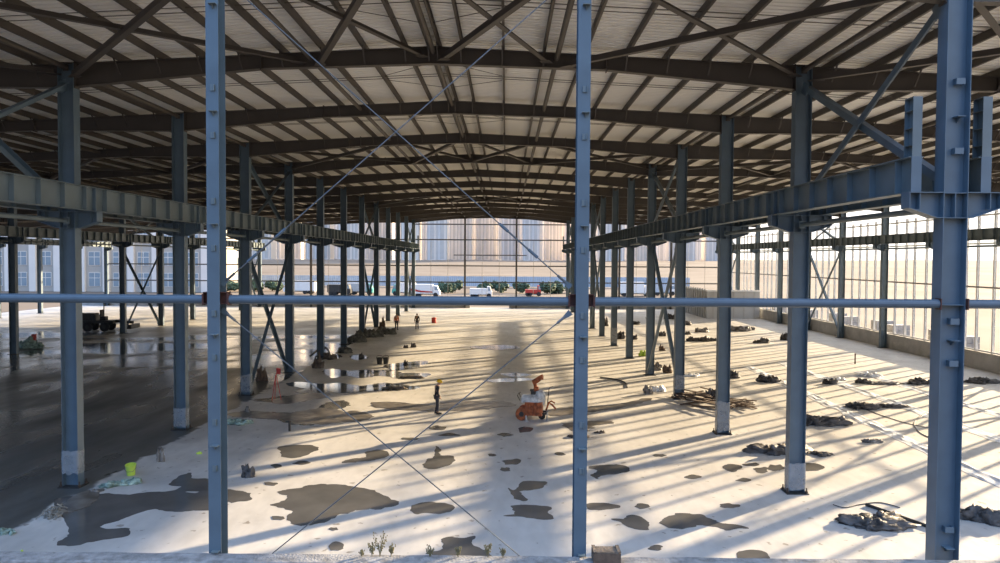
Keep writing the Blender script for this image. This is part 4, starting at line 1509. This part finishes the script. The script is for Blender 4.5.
MB().path([(.9, .25, .55), (1.05, .25, .95), (1.25, .22, .85), (1.45, .2, .65)], .05, 8).path([(1.05, .25, .95), (1.2, .2, 1.05), (1.4, .18, .95)], .04, 8).build('outlet_pipes', M['orange'], r)
MB().path([(.95, .3, .7), (1.0, .3, 1.3), (1.05, .3, 1.7), (1.25, .25, 1.78)], .016, 6).path([(.95, .45, .7), (1.0, .45, 1.3), (1.05, .45, 1.7), (1.25, .5, 1.75)], .016, 6).build('handle_bars', M['dark_steel'], r)
MB().tube((.32, .3, 1.3), (.32, .3, 1.72), .05, 10).build('mast', M['dark_steel'], r)
b = MB()
b.box(.05, .55, .2, .4, 1.32, 1.5).box(.0, .2, .22, .38, 1.5, 1.6)
b.build('control_box', M['dark_steel'], r)
MB().tube((.22, .3, 1.58), (.46, .3, 1.64), .12, 12).build('pump_head', M['orange'], r)
b = MB()
b.path([(.30, .3, 1.68), (.28, .3, 1.84), (.22, .3, 1.98), (.42, .28, 2.10), (.60, .25, 2.24), (.70, .23, 2.26)], [.09, .10, .16, .14, .12, .15], 12)
b.build('gooseneck_funnel', M['orange'], r, smooth=True)
MB().path([(-.55, .2, 1.0), (-.7, .2, 1.25), (-.62, .2, 1.38), (-.55, .2, 1.3)], .02, 6).path([(-.5, .1, 1.2), (-.58, .1, 1.42), (-.48, .1, 1.45)], .02, 6).build('levers', M['dark_steel'], r)
tag(r, 'orange and white wheeled machine with orange funnel on the hall slab', 'machine')

# dark machine on the far wet slab
c = fl(93, 331)
r = empty('screed_machine', (c.x, c.y, 0), .1)
r.scale = (1.1, 1.1, 1.15)
for x in (-1.6, -.2, 1.3):
    wheel(r, x, -.6, .42, .25, 'black_rubber')
    wheel(r, x, .8, .42, .25, 'black_rubber')
MB().box(-2.1, 2.0, -.5, .7, .7, .95).box(-2.1, -1.0, -.4, .6, .95, 1.6).build('chassis', M['dark_steel'], r)
MB().box(-.9, .4, -.35, .55, .95, 1.45).box(-.8, .3, -.4, .6, 1.45, 1.6).build('engine_cover', M['dark_steel'], r)
MB().box(.7, 1.2, -.2, .4, .95, 1.3).box(.7, .8, -.2, .4, 1.3, 1.9).build('seat', M['black_rubber'], r)
MB().path([(1.0, 0, 1.0), (1.0, 0, 2.9)], .05, 8).build('mast', M['dark_steel'], r)
MB().box(-2.0, -1.2, -.3, .5, 1.6, 2.25).box(-1.95, -1.85, -.25, .45, 2.25, 2.5).build('control_box', M['dark_steel'], r)
MB().tube((2.0, .1, .9), (3.6, .1, .75), .12, 10).box(3.4, 3.8, -.9, 1.1, .25, .6).build('boom_head', M['dark_steel'], r)
tag(r, 'long dark wheeled machine parked on the far left slab', 'machine')

# ------------------------------------------------------------------ outside
def tower(px, wpx, Y, h, zb, m, label):
    c = at(px, 262, Y)
    w_ = wpx * Y / F
    r = empty('apartment_tower', (c.x, Y, zb))
    d = 16
    MB().box(-w_ / 2, w_ / 2, 0, d, 0, h).box(-w_ * .2, w_ * .2, 4, 12, h, h + 5).build('body', M[m], r)
    nb = max(2, int(w_ / 6))
    for i in range(nb):
        x = -w_ / 2 + w_ * (i + .5) / nb
        MB().box(x - w_ / nb * .27, x + w_ / nb * .27, -.6, 0, 0, h - 3).build('bay_stack', M[m], r)
        b = MB()
        k, pr = 4, [(-.6, 2)]
        while k < h - 5:
            pr += [(-.63, k), (-.76, k), (-.76, k + 1.5), (-.63, k + 1.5)]
            k += 3.1
        pr += [(-.6, k)]
        b.loft([[(xx, yy, zz) for yy, zz in pr] for xx in (x - w_ / nb * .2, x + w_ / nb * .2)])
        b.build('window_stack', M['tower_window'], r)
    for i in range(nb + 1):
        x = -w_ / 2 + w_ * i / nb
        b = MB()
        b.box(max(-w_ / 2, x - .8), min(w_ / 2, x + .8), -.12, 0, 0, h)
        b.build('recess_strip', M['tower_window'], r)
    tag(r, label, 'building', 'hazy towers beyond the land')


rt = random.Random(11)
tx = [(258, 26), (290, 22), (318, 24), (349, 22), (380, 24), (410, 18), (437, 20), (461, 21), (487, 22), (510, 17), (531, 17), (554, 20), (582, 22), (612, 24), (645, 22), (682, 26), (718, 24)]
tl = ['leftmost', 'second', 'third', 'fourth', 'fifth', 'sixth', 'seventh', 'eighth', 'ninth', 'tenth', 'eleventh', 'twelfth', 'thirteenth', 'fourteenth', 'fifteenth', 'sixteenth', 'seventeenth']
for i, (px, wpx) in enumerate(tx):
    tower(px, wpx, 640 + rt.uniform(-30, 60), rt.uniform(92, 110), 5, 'tower' if i % 2 else 'tower2', f'pale hazy apartment tower seen through the far end, {tl[i]} from the left' if i else 'pale hazy apartment tower seen through the far end, leftmost of all')

for i in range(16):
    px = (tx[i][0] + tx[i + 1][0]) / 2 + rt.uniform(-2, 2)
    tower(px, 15, 800 + rt.uniform(-20, 60), 118, 5, 'tower2' if i % 2 else 'tower', f'farther pale tower filling the {nth(i + 1)} gap of the tower row')

# grey factory block, left
Yf = 165
for bi, (pxa, pxb, lab) in enumerate(((-40, 205, 'long grey factory block with white piers outside the far left'),)):
    xa, xb = at(pxa, 260, Yf).x, at(pxb, 260, Yf).x
    r = empty('factory_building', ((xa + xb) / 2, Yf, -.4))
    W = xb - xa
    H = 20
    MB().box(-W / 2, W / 2, 0, 20, 0, H).build('wall', M['facade'], r)
    MB().box(-W / 2 - .3, W / 2 + .3, -.4, 20.3, H, H + .8).build('parapet', M['pilaster'], r)
    nb = 10
    for i in range(nb + 1):
        x = -W / 2 + W * i / nb
        put('pier', mcache('pier', lambda: MB().box(-.75, .75, -.5, 0, 0, H).mesh('pier', M['pilaster'])), r, (x, 0, 0))
    for i in range(nb):
        x = -W / 2 + W * (i + .5) / nb
        for z in (1.2, 6.0, 11.2, 15.8):
            wd = put('window', mcache('fwin', lambda: MB().box(-1.35, 1.35, -.10, 0, 0, 3.2).mesh('window', M['pilaster'])), r, (x, 0, z))
            put('pane', mcache('fpane', lambda: MB().box(-1.25, -.08, -.13, -.1, .1, 1.9).box(.08, 1.25, -.13, -.1, .1, 1.9).box(-1.25, -.08, -.13, -.1, 2.05, 3.1).box(.08, 1.25, -.13, -.1, 2.05, 3.1).mesh('pane', M['glass'])), wd)
    tag(r, lab, 'building')

# blue hoarding across the land
xa, xb = at(225, 280, 205).x, at(690, 280, 205).x
r = empty('site_hoarding', ((xa + xb) / 2, 205, -.4))
W = xb - xa
b = MB()
n = int(W / .6)
prof = []
for i in range(n):
    x = -W / 2 + W * i / n
    prof += [(x, 0), (x + .25, 0), (x + .3, .06), (x + .55, .06)]
b.loft([[(x, y, z) for x, y in prof] + [(x, y + .05, z) for x, y in prof[::-1]] for z in (.2, 3.1)])
b.build('sheeting', M['hoarding'], r)
for i in range(28):
    put('support_post', mcache('hpost', lambda: MB().box(-.06, .06, .12, .24, 0, 3.0).mesh('support_post', M['girt'])), r, (-W / 2 + W * (i + .5) / 28, 0, 0))
tag(r, 'long blue sheet hoarding beyond the far end of the hall', 'fence')

# trees and shrubs beyond the far wall
def shrub(px, Y, w_, h, label, m='leaf', seed=0, group='green shrubs beyond the far wall'):
    c = at(px, 290, Y)
    r = empty('shrub', (c.x, Y, -.42))
    MB().path([(0, 0, 0), (.05, 0, h * .5)], [.12, .06], 6).build('stem', M['timber'], r)
    b = MB()
    r_ = random.Random(seed)
    for i in range(6):
        b.blob((r_.uniform(-.35, .35) * w_, r_.uniform(-.3, .3) * w_, h * r_.uniform(.35, .7)), w_ * .3, w_ * .3, h * .32, seed + i, .35, 2.4, 14, 10)
    b.build('foliage', M[m], r)
    tag(r, label, 'shrub', group)


for i, (px, w_, h) in enumerate([(230, 4, 2.6), (255, 4, 3), (272, 3.4, 2.7), (445, 3.2, 2.6), (455, 3.0, 3.0), (500, 3.6, 2.6), (547, 4, 2.9), (560, 3.6, 2.7), (572, 3.4, 2.9), (484, 3, 3.0), (520, 3.6, 2.6)]):
    shrub(px, 168 + (i % 3) * 3, w_, h, f'dark green shrub beyond the far wall, {nth(sorted([230, 255, 272, 445, 455, 500, 547, 560, 572, 484, 520]).index(px) + 1)} from the left', seed=i)

# vehicles beyond the far wall
def truck(px, Y, L, cab, body, label, bed_h=1.7, stripe=None, flip=1, name='truck', cat='truck'):
    c = at(px, 295, Y)
    r = empty(name, (c.x, Y, -.42), 0 if flip > 0 else math.pi)
    b = MB()
    b.loft([[(x, y, z) for x, z in ((L * .28, .5), (L * .5, .5), (L * .5, 1.25), (L * .46, 1.5), (L * .41, 2.35), (L * .28, 2.4))] for y in (-1.05, 1.05)])
    b.build('cab', M[cab], r)
    MB().loft([[(x, y, z) for x, z in ((L * .33, 1.5), (L * .455, 1.5), (L * .415, 2.2), (L * .33, 2.2))] for y in (-1.07, 1.07)]).build('cab_window', M['glass'], r)
    MB().box(-L * .5, L * .265, -1.1, 1.1, .75, .75 + bed_h).box(-L * .5, L * .28, -.5, .5, .45, .75).build('cargo_body', M[body], r)
    if stripe:
        MB().loft([[(x, y, z) for x, z in ((-L * .5, 1.9), (-L * .1, 1.35), (L * .26, 1.2), (L * .26, .95), (-L * .1, 1.0), (-L * .5, 1.4))] for y in (-1.12, 1.12)]).build('stripe', M[stripe], r)
    for x in (-L * .36, -L * .2, L * .36):
        for y in (-.95, .95):
            MB().tube((x, y - .14, .48), (x, y + .14, .48), .48, 16).build('wheel', M['black_rubber'], r)
    tag(r, label, cat, 'vehicles beyond the far wall')


truck(425, 152, 6.4, 'vehicle_white', 'vehicle_white', 'white truck with a red stripe beyond the far wall, right of left row', 1.9, 'red', 1)
truck(404, 158, 5, 'teal', 'vehicle_white', 'white truck with a teal cab behind the left row ends', 2.0, None, -1)
truck(481, 150, 4.6, 'vehicle_white', 'vehicle_white', 'small white van-like truck beyond the opening in the far wall', 1.2, None, 1)
truck(533, 158, 3.4, 'red', 'red', 'small red truck beyond the far wall, right of the opening', .7, None, 1)
truck(360, 160, 6, 'teal', 'panel', 'grey truck with teal cab seen between left row columns', 1.8, None, 1)
truck(300, 162, 7, 'vehicle_white', 'vehicle_white', 'white truck seen between the braced left row columns', 2.2, None, -1)
truck(340, 156, 5, 'dark_steel', 'dark_steel', 'dark truck seen behind the left row columns', 1.6, None, 1)
truck(635, 160, 7, 'vehicle_white', 'vehicle_white', 'white truck seen between the right row columns', 2.4, None, 1)
truck(662, 165, 6, 'vehicle_white', 'hoarding', 'truck with blue body behind the braced right row columns', 2.0, None, 1)

# grey block stacks outside the studded wall
stk = MB()
for i in range(3):
    for j in range(3):
        stk.box(-.9 + j * .61, -.9 + j * .61 + .58, -.6, .6, i * .55, i * .55 + .52)
stk_me = stk.mesh('block_stack', M['block'])
for i in range(13):
    o = put('block_stack', stk_me, None, (38.5 + (i % 2) * 1.2, 40 + i * 5.2, -.2), (0, 0, rnd.uniform(-.2, .2)))
    tag(o, f'grey block stack outside the studded wall, {nth(i + 1)} from the front', 'block stack', 'block stacks outside the studded wall')
# ------------------------------------------------------------------ light
AZ, EL = R(53), R(13.3)
sd = Vector((math.sin(AZ) * math.cos(EL), math.cos(AZ) * math.cos(EL), math.sin(EL)))
sun = bpy.data.lights.new('sun', 'SUN')
sun.energy = 9.4
sun.angle = R(.6)
sun.color = (1.0, .78, .50)
so = bpy.data.objects.new('sun', sun)
C.objects.link(so)
so.rotation_euler = sd.to_track_quat('Z', 'Y').to_euler()
so.location = (60, 60, 40)

wd = bpy.data.worlds.new('sky')
bpy.context.scene.world = wd
wd.use_nodes = True
nt = wd.node_tree
N, L = nt.nodes, nt.links
bg = N['Background']
tc = N.new('ShaderNodeTexCoord')
sep = N.new('ShaderNodeSeparateXYZ')
L.new(tc.outputs['Generated'], sep.inputs[0])
dot = N.new('ShaderNodeVectorMath')
dot.operation = 'DOT_PRODUCT'
L.new(tc.outputs['Generated'], dot.inputs[0])
dot.inputs[1].default_value = sd
el = N.new('ShaderNodeValToRGB')             # by elevation: pale haze low, blue above
L.new(sep.outputs['Z'], el.inputs['Fac'])
el.color_ramp.elements[0].position = 0.0
el.color_ramp.elements[0].color = (1.0, .97, .94, 1)
el.color_ramp.elements[1].position = .75
el.color_ramp.elements[1].color = (.30, .52, .92, 1)
e2 = el.color_ramp.elements.new(.2)
e2.color = (.78, .86, .95, 1)
eb = N.new('ShaderNodeValToRGB')             # away from the sun: dim dusky haze low, deep blue above
L.new(sep.outputs['Z'], eb.inputs['Fac'])
eb.color_ramp.elements[0].position = .12
eb.color_ramp.elements[0].color = (.10, .115, .14, 1)
eb.color_ramp.elements[1].position = .60
eb.color_ramp.elements[1].color = (.36, .76, 1.55, 1)
e3 = eb.color_ramp.elements.new(.34)
e3.color = (.28, .52, .98, 1)
sw = N.new('ShaderNodeMapRange')             # whiter and brighter toward the sun
L.new(dot.outputs['Value'], sw.inputs['Value'])
sw.inputs['From Min'].default_value = -.55
sw.inputs['From Max'].default_value = .45
mx = N.new('ShaderNodeMix')
mx.data_type = 'RGBA'
L.new(sw.outputs[0], mx.inputs[0])
L.new(eb.outputs['Color'], mx.inputs[6])
front = N.new('ShaderNodeMix')
front.data_type = 'RGBA'
front.inputs[0].default_value = .55
L.new(el.outputs['Color'], front.inputs[6])
front.inputs[7].default_value = (1.25, 1.15, 1.0, 1)
L.new(front.outputs[2], mx.inputs[7])
L.new(mx.outputs[2], bg.inputs['Color'])
bg.inputs['Strength'].default_value = 1.0

sc = bpy.context.scene
sc.view_settings.view_transform = 'Standard'
sc.view_settings.look = 'None'
sc.view_settings.gamma = 1.0
sc.view_settings.use_curve_mapping = False
sc.view_settings.exposure = 1.0
sc.cycles.max_bounces = 8
sc.cycles.diffuse_bounces = 5
sc.cycles.use_denoising = True
